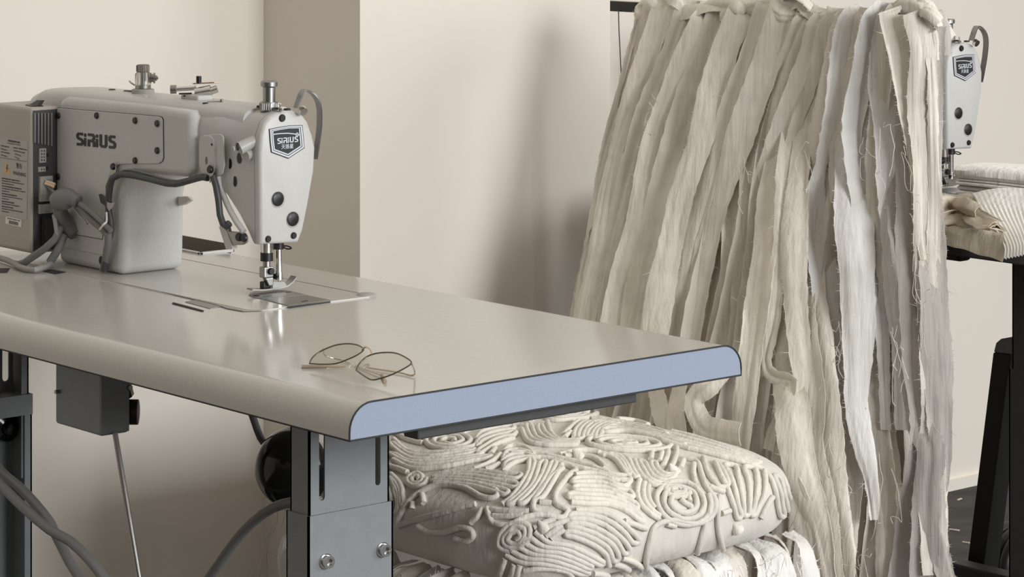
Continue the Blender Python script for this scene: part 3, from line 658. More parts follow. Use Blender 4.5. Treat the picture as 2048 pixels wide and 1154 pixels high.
# the same machine on the second table (its control box is out of sight there)
OFF = Vector((0, 1.41, .037))
m2 = copy_tree(mach); m2.location = mach.location + OFF
for ch in [x for x in bpy.data.objects if x.parent == m2]:
    if ch.name.startswith(('control_box', 'rubber_clip')):
        for x in [y for y in bpy.data.objects if y.parent == ch]: bpy.data.objects.remove(x)
        bpy.data.objects.remove(ch)
    elif ch.name.startswith('bed'):                     # this table is shorter: the bed ends with it
        ch.data = ch.data.copy()
        for v in ch.data.vertices: v.co.x = max(v.co.x, -1.035 - mach.location.x)
tag(m2, 'second cream sewing machine at far right, half hidden behind the draped chair', 'sewing machine')
for o in (mach, m2): o['group'] = 'industrial sewing machines'

# ------------------------------------------------------------------ cables of the near machine
def cable(name, pts, rad, m, label, cat='cable', step=.012, group=None, n=10, on=None):
    b = MB(); b.tube(pts, rad, n, step=step); o = b.build(name, m, on); tag(o, label, None if on else cat, group); return o
yw = .3085
cable('arm_cable', [ony(209, 541, .310), ony(213, 500, yw), ony(222, 460, yw), ony(217, 420, yw), ony(218, 385, yw), ony(225, 356, .306), ony(240, 349, .309), ony(262, 350, .310), ony(300, 358, .312), ony(335, 367, .314), ony(352, 368, .316), ony(375, 362, .319), ony(405, 354, .321), ony(416, 356, .323)], .0048, 'cable_d', 'dark cable sagging under the machine arm between two clips', on=mach)
cable('thin_lead', [ony(214, 400, .3125), ony(213, 372, .3125), ony(220, 355, .312), ony(240, 343, .3125), ony(262, 340, .3125), ony(300, 349, .313), ony(330, 358, .315), ony(355, 362, .318), ony(370, 359, .320)], .0016, 'cable', 'thin grey lead running along the top of the arm cable', on=mach)
cable('lifter_cable', [ony(426, 352, .322), ony(432, 372, .323), ony(437, 400, .324), ony(440, 430, .325), ony(446, 448, .326), ony(452, 453, .328), ony(460, 447, .331)], .0046, 'cable_d', 'dark cable hooking down behind the needle head to the lifter', on=mach)
cable('bundle_cable', [ony(152, 408, .3), ony(166, 420, .300), ony(185, 440, .301), ony(205, 457, .302), ony(217, 470, .305), ony(214, 505, .3085), ony(207, 541, .312)], .0058, 'cable', 'thick grey cable from the shrouded plug down the pillar foot', on=mach)
cable('bundle_cable', [ony(160, 408, .296), ony(180, 422, .297), ony(205, 445, .299), ony(222, 462, .303)], .004, 'cable', 'slimmer grey cable lying above the thick pillar cable', on=mach)
cable('white_lead', [ony(148, 415, .296), ony(158, 430, .296), ony(175, 448, .297)], .0016, 'cable_l', 'pale thin lead below the shrouded plug', on=mach)
cable('zip_tie', [ony(199, 459, .292), ony(207, 449, .290), ony(213, 444, .297), ony(213, 425, .303)], .0014, 'white', 'white zip tie around the grey cables', 'cable tie', step=.005, on=mach)
# heat-shrink shroud of the plug
b = MB(); pts = [ony(112, 404, .286), ony(126, 398, .29), ony(142, 396, .292), ony(156, 404, .296)]
b.tube(pts, lambda t: .0135 + .0045 * math.sin(PI * min(1, t * 1.3)) - .004 * t, 18, step=.006)
b.build('cable_shroud', 'cable', mach)['label'] = 'grey rubber shroud over the plug'
b = MB(); b.tube([ony(150, 470, .314), ony(133, 450, .308), ony(122, 430, .300), ony(117, 412, .292)], lambda t: .009 + .004 * math.sin(PI * t), 14, step=.01)
b.build('cable_shroud', 'cable', mach)
for k, (p0, p1, m, lb) in enumerate((((92, 363), (110, 369), 'peach', 'peach insulated wire, upper one at the terminal block'), ((90, 367), (108, 374), 'peach', 'peach insulated wire, lower one at the terminal block'), ((95, 372), (112, 388), 'cable_l', 'pale wire end slanting down from the terminal block'))):
    cable('terminal_wire', [onx(*p0, -1.132), onx((p0[0] + p1[0]) / 2, (p0[1] + p1[1]) / 2 - 1, -1.125), onx(*p1, -1.118)], .0021, m, lb, 'wire', step=.004, on=mach)
cable('ferrite_lead', [ony(108, 430, .29), ony(111, 446, .288), ony(114, 470, .287)], .0034, 'cable_l', 'short pale lead hanging down in front of the connector panel', on=mach)
cable('mains_cable', [ony(122, 455, .296), ony(110, 478, .284), ony(90, 497, .275), ony(65, 514, .268), ony(48, 526, .262), ony(35, 530, .26)], .0055, 'cable', 'thick grey cable slanting left from the machine base')
cable('mains_cable', [ony(128, 470, .300), ony(118, 495, .290), ony(108, 512, .285), ony(100, 524, .282)], .0062, 'cable', 'thick grey cable dropping from the housing to the table')
cable('table_lead', [onz(-30, 510, .7655), onz(0, 516, .7655), onz(25, 525, .7655), onz(42, 535, .7655), onz(68, 540, .7655), onz(90, 534, .767), onz(103, 526, .768)], .0042, 'cable_l', 'light grey lead curling over the tabletop beside the control box')
b = MB(); b.slab([onz(*q, ZT) for q in ((85, 543), (100, 539), (132, 545), (110, 549))], (0, 0, .0006)); b.build('cable_slot', 'seam', tbl, smooth=0)
b = MB(); b.slab([onz(*q, ZT) for q in ((-10, 537), (20, 537), (14, 546), (-10, 547))], (0, 0, .0006)); b.build('cable_slot', 'seam', tbl, smooth=0)

# ------------------------------------------------------------------ eyeglasses on the table
GL = thing('eyeglasses', 'wire framed eyeglasses lying folded on the cream tabletop', 'glasses', (-.16, .12, ZT))
GN = Vector((0, -.57, 1)).normalized(); GP = (0, .0875, ZT + .0045)
def gp(px, py, lift=0): return onplane(px, py, GP, GN) + GN * lift
def outline(pts): 
    P = [gp(*q) for q in pts]; P = P + [P[0], P[1], P[2]]; full = catmull(P, .003); return full
lensL = [(619, 727), (624, 716), (637, 705), (655, 696), (677, 689), (700, 687.5), (717, 691), (727, 699), (716, 709), (695, 719), (672, 727), (645, 728.5)]
lensR = [(712, 740), (718, 728), (731, 715), (747, 708), (768, 705), (790, 706), (808, 713), (823, 725), (810, 736), (784, 749), (760, 757), (743, 759.5), (727, 751)]
for ol in (lensL, lensR):
    P = [gp(*q) for q in ol]; cl = catmull(P + [P[0]], .003)
    b = MB(); b.tube(cl, .0009, 8); fr = b.build('rim', 'rim', GL)
    b = MB(); c = sum(P, Vector()) / len(P); b.slab([c + (q - c) * .985 - GN * .0004 for q in cl[:-1]], GN * .0008); b.build('lens', 'lens', fr, smooth=0)
b = MB(); b.tube([gp(724, 700), gp(733, 698, .003), gp(742, 703, .003), gp(745, 709)], .0012, 8, step=.002); b.build('bridge', 'gold', GL)
for q in ((702, 727), (731, 729)):
    b = MB(); c = gp(*q, -.004); b.lathe([(.001, 0), (.0045, .001), (.0045, .002), (.001, .003)], c, GN, 14); b.build('nose_pad', 'clear', GL)
zt2 = ZT + .0022
b = MB(); b.tube([gp(824, 729), onz(829, 741, zt2 + .004), onz(826, 751, zt2), onz(800, 745, zt2), onz(760, 739, zt2), onz(735, 735, zt2)], .0011, 8, step=.003); tp = b.build('temple', 'gold', GL)
b = MB(); b.tube([onz(692, 732, zt2), onz(660, 733, zt2), onz(625, 733, zt2), onz(603, 733, zt2)], lambda t: .0012 + .0010 * t, 10, step=.006); tp2 = b.build('temple_tip', 'tip', tp)
b = MB(); b.tube([gp(646, 697), onz(652, 712, zt2 + .006), onz(690, 722, zt2), onz(740, 742, zt2), onz(766, 752, zt2), onz(772, 762, zt2)], .0011, 8, step=.004); tp3 = b.build('temple', 'gold', GL)
b = MB(); b.tube([onz(764, 751, zt2), onz(768, 757, zt2), onz(770, 763, zt2)], .0022, 10, step=.004); b.build('temple_tip', 'tip', tp3)

# ------------------------------------------------------------------ under the table
CU = thing('pedal_control_unit', 'grey metal control box hanging under the foreground tabletop', 'control box', (-.725, .12, .607))
b = MB(); b.box(-.7818, -.6671, .1, .1425, .607, .7205); cu = b.build('housing', 'steel', CU, smooth=0, bevel=.004)
b = MB(); b.box(-.6685, -.666, .1, .1425, .609, .718); b.build('end_cover', 'steel', CU, smooth=0, bevel=.001)
for q in ((118, 783),):
    b = MB(); p = ony(*q, .1); b.cyl(p, p + Vector((0, -.006, 0)), .0026, 12); b.build('screw', 'satin', CU)
b = MB(); p = onx(259, 775, -.666); b.dome(p, (1, 0, 0), .004, .003); b.build('screw', 'satin', CU)
b = MB(); p0 = Vector((-.70, .155, onplane(262, 828, (-.70, .155, 0), FW).z)); b.cyl(p0, p0 + RT * .012 + Vector((0, 0, .002)), .018, 20); 
b = MB(); a = onplane(258, 824, (-.69, .148, 0), FW); b.cyl(a - RT * .004, a + RT * .012, .0165, 22); b.cyl(a + RT * .012, a + RT * .0125, .014, 22); b.slab([a + RT * u + UP * v for u, v in ((-.004, .014), (.004, .02), (.0, .034), (-.006, .034))], FW * .02); b.build('pedal_arm', 'black', CU, smooth=40)
b = MB(); b.cyl(ony(230, 866, .118), ony(284, 1190, .118), .0036, 12); b.build('pitman_rod', 'satin', CU)
KL = thing('knee_lifter', 'glossy black knee lifter pad on a bent rod under the tabletop', 'knee lifter', (-.83, .5, .43))
kc = ony(577, 938, .5); ax = Vector((.30, -.95, .06)).normalized(); kc = kc + ax * -.012
b = MB(); R_ = .0578; prof = [(R_ * .985, -.006), (R_, 0)] + [(R_ * math.cos(PI / 2 * k / 12), .052 * math.sin(PI / 2 * k / 12)) for k in range(1, 12)] + [(1e-5, .052)]
b.lathe(prof, kc, ax, 48); b.build('pad', 'gloss', KL, smooth=60)
b = MB(); b.tube([kc + Vector((0, 0, .0)), kc + Vector((-.03, 0, .035)), ony(528, 886, .5), ony(505, 832, .5), ony(498, 812, .5)], .0055, 12, step=.01); b.build('rod', 'steel_d', KL)

cable('power_cable', [ony(-30, 905, .02), ony(0, 942, .02), ony(50, 985, .02), ony(100, 1045, .02), ony(122, 1090, .02), ony(140, 1125, .02), ony(162, 1160, .02), ony(185, 1180, .02)], .0065, 'cable', 'thick grey cable crossing the left leg, lower one of the pair', step=.02)
cable('power_cable', [ony(-30, 938, .0), ony(0, 968, .0), ony(50, 1018, .0), ony(100, 1060, .004), ony(140, 1082, .01), ony(180, 1120, .01), ony(215, 1165, .01)], .0065, 'cable', 'thick grey cable crossing the left leg, upper one ending further right', step=.02)
cable('power_cable', [ony(412, 1165, .35), ony(440, 1125, .35), ony(470, 1083, .35), ony(505, 1045, .35), ony(545, 1016, .35), ony(590, 1003, .35), ony(640, 1003, .36)], .007, 'cable', 'grey cable rising to the right leg beneath the black knee pad', step=.02)

# ------------------------------------------------------------------ draped chair
CH = thing('draped_chair', 'chair draped with torn cotton strips, corded white seat cushion', 'chair', (-.70, .95, 0))
YT, ZTOP = 1.33, 1.118
# dark frame inside
f = MB()
for x in (-.88, -.445):
    f.tube([(x, 1.382, 0), (x, 1.375, .42), (x, 1.362, ZTOP - .02)], .012, 10, step=.05)
fr = f.build('back_frame', 'steel_d', CH)
for x in (-.92, -.48):
    b = MB(); b.tube([(x, .64, 0), (x, .64, .36)], .013, 10); b.build('leg', 'steel_d', CH)
b = MB(); b.box(-.92, -.50, .70, 1.17, .345, .370); b.build('seat_frame', 'steel_d', CH, smooth=0)
b = MB(); b.tube([(-.92, 1.362, ZTOP - .02), (-.65, 1.362, ZTOP - .016), (-.38, 1.362, ZTOP - .02)], .014, 12, step=.03); b.build('top_rail', 'steel_d', CH)

# seat cushion: a rounded box with a domed top
def cushion():
    b = MB(); nu, nv = 72, 28; cx, cy = -.70, .848; A, B = .345, .280
    rings = []
    for j in range(nv + 1):
        ph = -PI / 2 + PI * j / nv; cp_, sp = math.cos(ph), math.sin(ph); ring = []
        for i in range(nu):
            th = 2 * PI * i / nu; c, s = math.cos(th), math.sin(th)
            sg = lambda v, e: math.copysign(abs(v) ** e, v)
            rr = abs(cp_) ** (.62 if sp > 0 else .2)
            x, y = A * rr * sg(c, .36), B * rr * sg(s, .36)
            z = .446 + (.068 * sg(sp, .95) if sp > 0 else .078 * sg(sp, .6))
            z += .006 * math.sin(7 * x + 2) * math.cos(9 * y) * (1 if sp > 0 else 0)
            ring.append(Vector((cx + x, cy + y, z)))
        rings.append(ring)
    b.loft(rings); return b
cb_ = cushion(); seat = cb_.build('seat_cushion', 'canvas', CH, smooth=60)
bvh = BVHTree.FromPolygons([tuple(v) for v in cb_.v], cb_.f)
def c3(x, y): return (760 + .4395 * x, 800 + .4395 * y)     # cord tracing grid over the cushion
def on_seat(x, y, lift):
    px, py = c3(x, y); d = ray(px, py).normalized(); loc, nor, i, dist = bvh.ray_cast(CAM, d)
    if loc is None: return None
    if nor.dot(d) > 0: nor = -nor
    return loc + nor * lift
CR = .0042
OCC = []
def seat_cord(pts, rad=CR):
    d = catmull([Vector((x, y, 0)) for x, y in pts], 6.0); cur = []; parts = []
    for k, p in enumerate(d):
        OCC.append((p.x, p.y))
        h = on_seat(p.x, p.y, rad * .75)
        if h is not None and cur and (h - cur[-1]).length > .03: h = None
        if h is None:
            if len(cur) > 3: parts.append(cur)
            cur = []
        else: cur.append(h)
    if len(cur) > 3: parts.append(cur)
    parts = [p for p in parts if len(p) > 3]
    if not parts: return
    b = MB(); 
    for p in parts: b.tube(p, rad, 9)
    b.build('cord', 'cord', seat, smooth=60)
def poly_at(P, t):
    P = catmull([Vector((a, c, 0)) for a, c in P], 4.0); L = [0]
    for i in range(1, len(P)): L.append(L[-1] + (P[i] - P[i - 1]).length)
    s = t * L[-1]
    for i in range(1, len(P)):
        if L[i] >= s: 
            f = (s - L[i - 1]) / max(1e-6, L[i] - L[i - 1]); return P[i - 1].lerp(P[i], f)
    return P[-1]
def meander(A, B, n, wob=3, seed=0):
    """one cord running to and fro between guide lines A and B"""
    rn = random.Random(seed); pts = []
    for k in range(n):
        f = k / (n - 1); ts = [.04 + rn.uniform(-.03, .04), .25, .5, .75, .96 + rn.uniform(-.04, .03)]
        if k % 2: ts = ts[::-1]
        for t in ts:
            p = poly_at(A, t).lerp(poly_at(B, t), f); pts.append((p.x + rn.uniform(-wob, wob), p.y + rn.uniform(-wob, wob) * .6))
    seat_cord(pts)
def coil(cx, cy, rx, ry, turns, tilt=0, gap=.24, seed=0, start=0):
    rn = random.Random(seed); pts = []; n = int(turns * 14)
    for k in range(n):
        a = start + 2 * PI * k / 14; r_ = 1 - gap * (k / 14)
        if r_ < .1: break
        x, y = rx * r_ * math.cos(a), ry * r_ * math.sin(a)
        pts.append((cx + x * math.cos(tilt) - y * math.sin(tilt) + rn.uniform(-3, 3), cy + x * math.sin(tilt) + y * math.cos(tilt) + rn.uniform(-2, 2)))
    seat_cord(pts)
meander([(880, 350), (980, 342), (1050, 372), (1130, 375)], [(850, 470), (960, 480), (1080, 490), (1190, 560)], 8, 2, 1)
meander([(860, 510), (1000, 515), (1120, 580), (1175, 640)], [(830, 610), (930, 640), (1010, 690), (1040, 760)], 7, 2, 2)
meander([(700, 590), (745, 640), (860, 660), (1020, 740)], [(560, 690), (640, 730), (780, 745), (930, 790)], 6, 2, 3)
coil(620, 620, 85, 62, 3, -.5, .27, 4, 2.2)
meander([(545, 490), (620, 430), (668, 350), (680, 275)], [(720, 470), (770, 410), (800, 350), (830, 300)], 7, 3, 5)
seat_cord([(830, 320), (770, 370), (700, 470), (710, 520), (780, 530), (830, 540), (850, 510), (800, 480), (800, 430), (860, 350), (890, 330), (860, 310), (790, 290)])
meander([(245, 350), (400, 330), (560, 345), (650, 350)], [(230, 385), (380, 395), (500, 420), (600, 450)], 6, 2, 6)
seat_cord([(80, 575), (110, 500), (180, 430), (270, 395), (380, 405), (470, 450), (530, 450), (530, 420), (480, 400), (380, 380), (240, 378)])
seat_cord([(85, 570), (160, 545), (270, 520), (370, 495), (440, 480)])
seat_cord([(180, 575), (230, 600), (300, 600), (370, 580), (420, 590), (430, 620), (400, 640), (350, 630)])
seat_cord([(470, 500), (450, 535), (420, 560)])
seat_cord([(490, 500), (520, 560), (590, 570), (660, 540), (740, 530), (830, 545)])
coil(170, 370, 48, 34, 2.2, 0, .36, 7)
meander([(60, 180), (120, 240), (250, 250), (420, 235)], [(40, 270), (110, 310), (240, 320), (520, 270)], 6, 4, 8)
coil(320, 195, 130, 42, 3.2, .02, .28, 9)
meander([(430, 200), (470, 150), (560, 135), (620, 130)], [(440, 265), (500, 230), (550, 200), (620, 180)], 5, 3, 10)
meander([(640, 130), (655, 180), (720, 210), (900, 215)], [(760, 105), (770, 150), (820, 195), (900, 190)], 6, 3, 11)
meander([(880, 190), (890, 150), (920, 115), (960, 110)], [(1000, 185), (1010, 155), (1050, 130), (1110, 110)], 7, 2, 12)
coil(1120, 205, 205, 36, 3.5, .05, .26, 13)
coil(860, 75, 130, 26, 3, -.08, .3, 33)
meander([(960, 90), (1060, 105), (1160, 120), (1280, 150)], [(1000, 160), (1120, 150), (1250, 180), (1440, 240)], 5, 2, 14)
meander([(1290, 145), (1450, 185), (1620, 240), (1760, 300)], [(1270, 190), (1430, 235), (1580, 270), (1740, 320)], 5, 2, 15)
seat_cord([(600, 250), (700, 250), (800, 270), (930, 300), (1050, 345), (1130, 360), (1120, 385), (1000, 340), (880, 310), (760, 275), (640, 270)])
meander([(560, 250), (590, 220), (660, 225), (700, 260)], [(560, 330), (600, 300), (640, 290), (690, 275)], 5, 3, 16)
meander([(1150, 275), (1180, 340), (1230, 390), (1310, 400)], [(1250, 290), (1270, 330), (1320, 350), (1360, 330)], 5, 3, 17)
coil(1370, 465, 135, 108, 3.2, .25, .24, 18, -.6)
coil(1345, 420, 60, 30, 2, .1, .4, 19)
meander([(1000, 255), (1060, 270), (1100, 320), (1130, 350)], [(1100, 260), (1140, 290), (1150, 330), (1180, 370)], 4, 3, 20)
seat_cord([(1380, 270), (1440, 290), (1460, 340), (1480, 400), (1520, 460), (1500, 530), (1430, 560), (1330, 545), (1250, 570), (1220, 640), (1205, 730), (1225, 800)])
meander([(1520, 285), (1560, 370), (1590, 450), (1625, 545)], [(1745, 325), (1750, 400), (1725, 470), (1690, 530)], 6, 3, 21)
seat_cord([(1470, 270), (1490, 340), (1540, 400), (1580, 390), (1560, 330), (1530, 290)])
meander([(1760, 330), (1790, 400), (1800, 480), (1815, 540)], [(1830, 360), (1850, 420), (1865, 470), (1860, 490)], 4, 3, 22)
seat_cord([(1540, 440), (1530, 520), (1535, 600), (1560, 680)])
seat_cord([(1480, 540), (1460, 610), (1440, 690)])
meander([(40, 340), (90, 380), (110, 430), (120, 480)], [(70, 400), (80, 430), (90, 470), (80, 520)], 4, 3, 23)
seat_cord([(660, 770), (740, 760), (840, 770), (870, 800), (840, 830), (760, 820)])
# cords that fill the spaces between, evenly spaced along a flowing field
def field(x, y): return .9 * math.sin(x * .0052 + 1.3) + .8 * math.cos(y * .011 + x * .0021) + .25
def blank(x, y):
    if x > 1210 and y > 560 + (1750 - x) * .03 and x < 1760: return True
    if x > 1580 and y > 540: return True
    if 430 < x < 545 and y > 545: return True
    if x < 480 and y > 400 and y > 560 - x * .4: return True
    return x < 40 or x > 1880 or y < 60 or y > 800
cell = {}
def mark(x, y): cell.setdefault((int(x // 24), int(y // 24)), []).append((x, y))
for x, y in OCC: mark(x, y)
def free(x, y, r, own=()):
    i, j = int(x // 24), int(y // 24)
    for a in (-1, 0, 1):
        for c in (-1, 0, 1):
            for p in cell.get((i + a, j + c), ()):
                ry = .62
                if (p[0] - x) ** 2 + ((p[1] - y) / ry) ** 2 < r * r: return False
    return True
rnf = random.Random(21); seeds = [(x + rnf.uniform(-8, 8), y + rnf.uniform(-5, 5)) for x in range(50, 1880, 22) for y in range(70, 800, 14)]; rnf.shuffle(seeds); made = 0
for sx_, sy_ in seeds:
    if made >= 52: break
    if blank(sx_, sy_) or not free(sx_, sy_, 19): continue
    line = [(sx_, sy_)]
    for sg in (1, -1):
        x, y = sx_, sy_; ext = []
        for k in range(60):
            a = field(x, y); x, y = x + sg * 6 * math.cos(a), y + sg * 4 * math.sin(a)
            if blank(x, y) or not free(x, y, 16.5) or on_seat(x, y, .001) is None: break
            ext.append((x, y))
        line = line + ext if sg == 1 else ext[::-1] + line
    if len(line) < 8: continue
    for p in line: mark(*p)
    seat_cord(line[::2] if len(line) > 12 else line); made += 1
# puckers where cord ends poke out
for q in ((740, 585), (1620, 585), (1330, 330), (900, 265)):
    h = on_seat(*q, .003)
    if h: 
        b = MB(); b.lathe([(.009, -.004), (.0085, .002), (.005, .006), (.002, .012), (1e-5, .013)], h, (random.uniform(-.3, .3), -.5, .8), 12); b.build('cord_knot', 'cord', seat)

# ---- fabric strips
def ribbon(path, widths, m, name='fabric_strip', parent=None, seed=0, curl=.07, twist=.10, fringe=.55, thick=.0012, nrm=None, step=.010, wav=.0025, flip=0):
    rn = random.Random(seed); P = catmull(path, step); n = len(P)
    W = [widths] * 2 if not hasattr(widths, '__len__') else widths
    ph = [rn.uniform(0, 6.28) for _ in range(6)]; nz = Vector(nrm) if nrm else (-FW + RT * .15).normalized()
    u0 = rn.uniform(-.75, .75); front, back = [], []; fr_ = []; K = 11; b = MB(); Lacc = 0
    for i, p in enumerate(P):
        if i: Lacc += (P[i] - P[i - 1]).length
        t = (P[min(i + 1, n - 1)] - P[max(0, i - 1)]).normalized(); f = i / max(1, n - 1)
        s = t.cross(nz); s = s.normalized() if s.length > .05 else RT.copy(); nn = s.cross(t).normalized()
        a = twist * (math.sin(Lacc * 7 + ph[0]) + .6 * math.sin(Lacc * 17 + ph[1])) + flip * f
        s2 = s * math.cos(a) + nn * math.sin(a); n2 = nn * math.cos(a) - s * math.sin(a)
        x = f * (len(W) - 1); k = min(int(x), len(W) - 2); w = W[k] + (W[k + 1] - W[k]) * (x - k)
        w *= 1 + .10 * math.sin(Lacc * 11 + ph[2]) + .05 * math.sin(Lacc * 37 + ph[3])
        c = curl * (.7 + .6 * math.sin(Lacc * 6 + ph[4])); fold = .30 * math.sin(Lacc * 4 + ph[5])
        rowf, rowb = [], []
        for j in range(K):
            u = j / (K - 1) * 2 - 1; e = rn.uniform(-.0012, .0012) if j in (0, K - 1) else 0
            h = -.0022 * math.exp(-((u - u0 - .1 * math.sin(Lacc * 5 + ph[3])) / .13) ** 2) + c * w * .5 * (1 - u * u) + fold * w * .16 * math.sin(u * 2.6 + ph[1]) + wav * math.sin(Lacc * 24 + u * 2 + ph[2]) * abs(u)
            q = p + s2 * (u * w / 2 + e) + n2 * h
            rowf.append(q); rowb.append(q - n2 * thick)
        front.append(rowf); back.append(rowb)
        fr_.append((t, s2, n2))
    V = [v for r_ in front for v in r_] + [v for r_ in back for v in r_]; o = n * K; F = []
    for i in range(n - 1):
        for j in range(K - 1):
            a = i * K + j; F.append((a, a + 1, a + K + 1, a + K)); F.append((o + a, o + a + K, o + a + K + 1, o + a + 1))
        for j in (0, K - 1):
            a = i * K + j; F.append((a, a + K, o + a + K, o + a))
    for i in (0, n - 1):
        for j in range(K - 1): a = i * K + j; F.append((a, a + 1, o + a + 1, o + a))
    b.add(V, F)
    for i in range(n):                                  # frayed threads along both torn edges
        for j, sg in ((0, -1), (K - 1, 1)):
            for q in range(3):
                if rn.random() < fringe:
                    t, s2, n2 = fr_[i]; e = front[i][j] + t * rn.uniform(-.005, .005) - s2 * sg * .001
                    l = rn.uniform(.002, .0065) * (3.2 if rn.random() < .05 else 1)
                    d = (s2 * sg + t * rn.uniform(-.8, .8) + n2 * rn.uniform(-.5, .5)).normalized() * l
                    tt = t * .00038; b.add([e + tt, e - tt, e + d, e - n2 * .0004], [(0, 1, 2), (1, 3, 2), (3, 0, 2)])
    return b.build(name, m, parent, smooth=70, fix=False)

def fall(px, py, s, off):                               # point of a strip hanging from the back rail, recline slope s
    d = ray(px, py); k = (YT - s * (ZTOP - CAM.z) - off - CAM.y) / (d.y - s * d.z); return CAM + d * k
PXM = 1 / 1020.0                                        # metres per pixel at the chair back
def drape(pts, wpx, layer=0, m='cotton', wrap=True, seed=0, **kw):
    s = max(0.02, min(.27, .27 - (pts[0][0] - 1480) / 1000 * .9))
    P = []; extra = 0; wpx = list(wpx) if hasattr(wpx, '__len__') else [wpx]
    if not wrap and pts[0][1] < 720:                    # runs up to the rail, hidden behind its neighbours
        x0, y0 = pts[0]; lean = max(0, min(.33, (1745 - x0) / 1000 * .8)); extra = 2
        pts = [(x0 + lean * (y0 - 45), 45), (x0 + lean * (y0 - 45) * .5, (y0 + 45) / 2)] + list(pts); wpx = [wpx[0], wpx[0]] + wpx; wrap = True
    for k, (x, y) in enumerate(pts):
        off = .004 + layer * .0048
        if k < extra: off = -.012
        elif extra and k == extra: off *= .2
        if not wrap and k == 0: off = -.012
        P.append(fall(x, y, s, off))
    w = [v * PXM for v in (wpx if hasattr(wpx, '__len__') else [wpx])]; w = w * 2 if len(w) == 1 else w
    if wrap:
        p = P[0]; q = 1 if pts[0][0] < 1790 else .28; P = [Vector((p.x, p.y + .052 * q, p.z - .05)), Vector((p.x, p.y + .044 * q, p.z - .012)), Vector((p.x - .002, p.y + .020 * q, p.z + .004))] + P
    rx = random.Random(seed); px = pts[0][0]
    tilt = rx.uniform(-.12, .12) + (.7 if m == 'cotton_w' else 0) + (.0 if px < 1740 else min(.9, (px - 1740) / 130))
    return ribbon(P, w, m, parent=CH, seed=seed, nrm=(.28 + tilt, -1, .12), **kw)
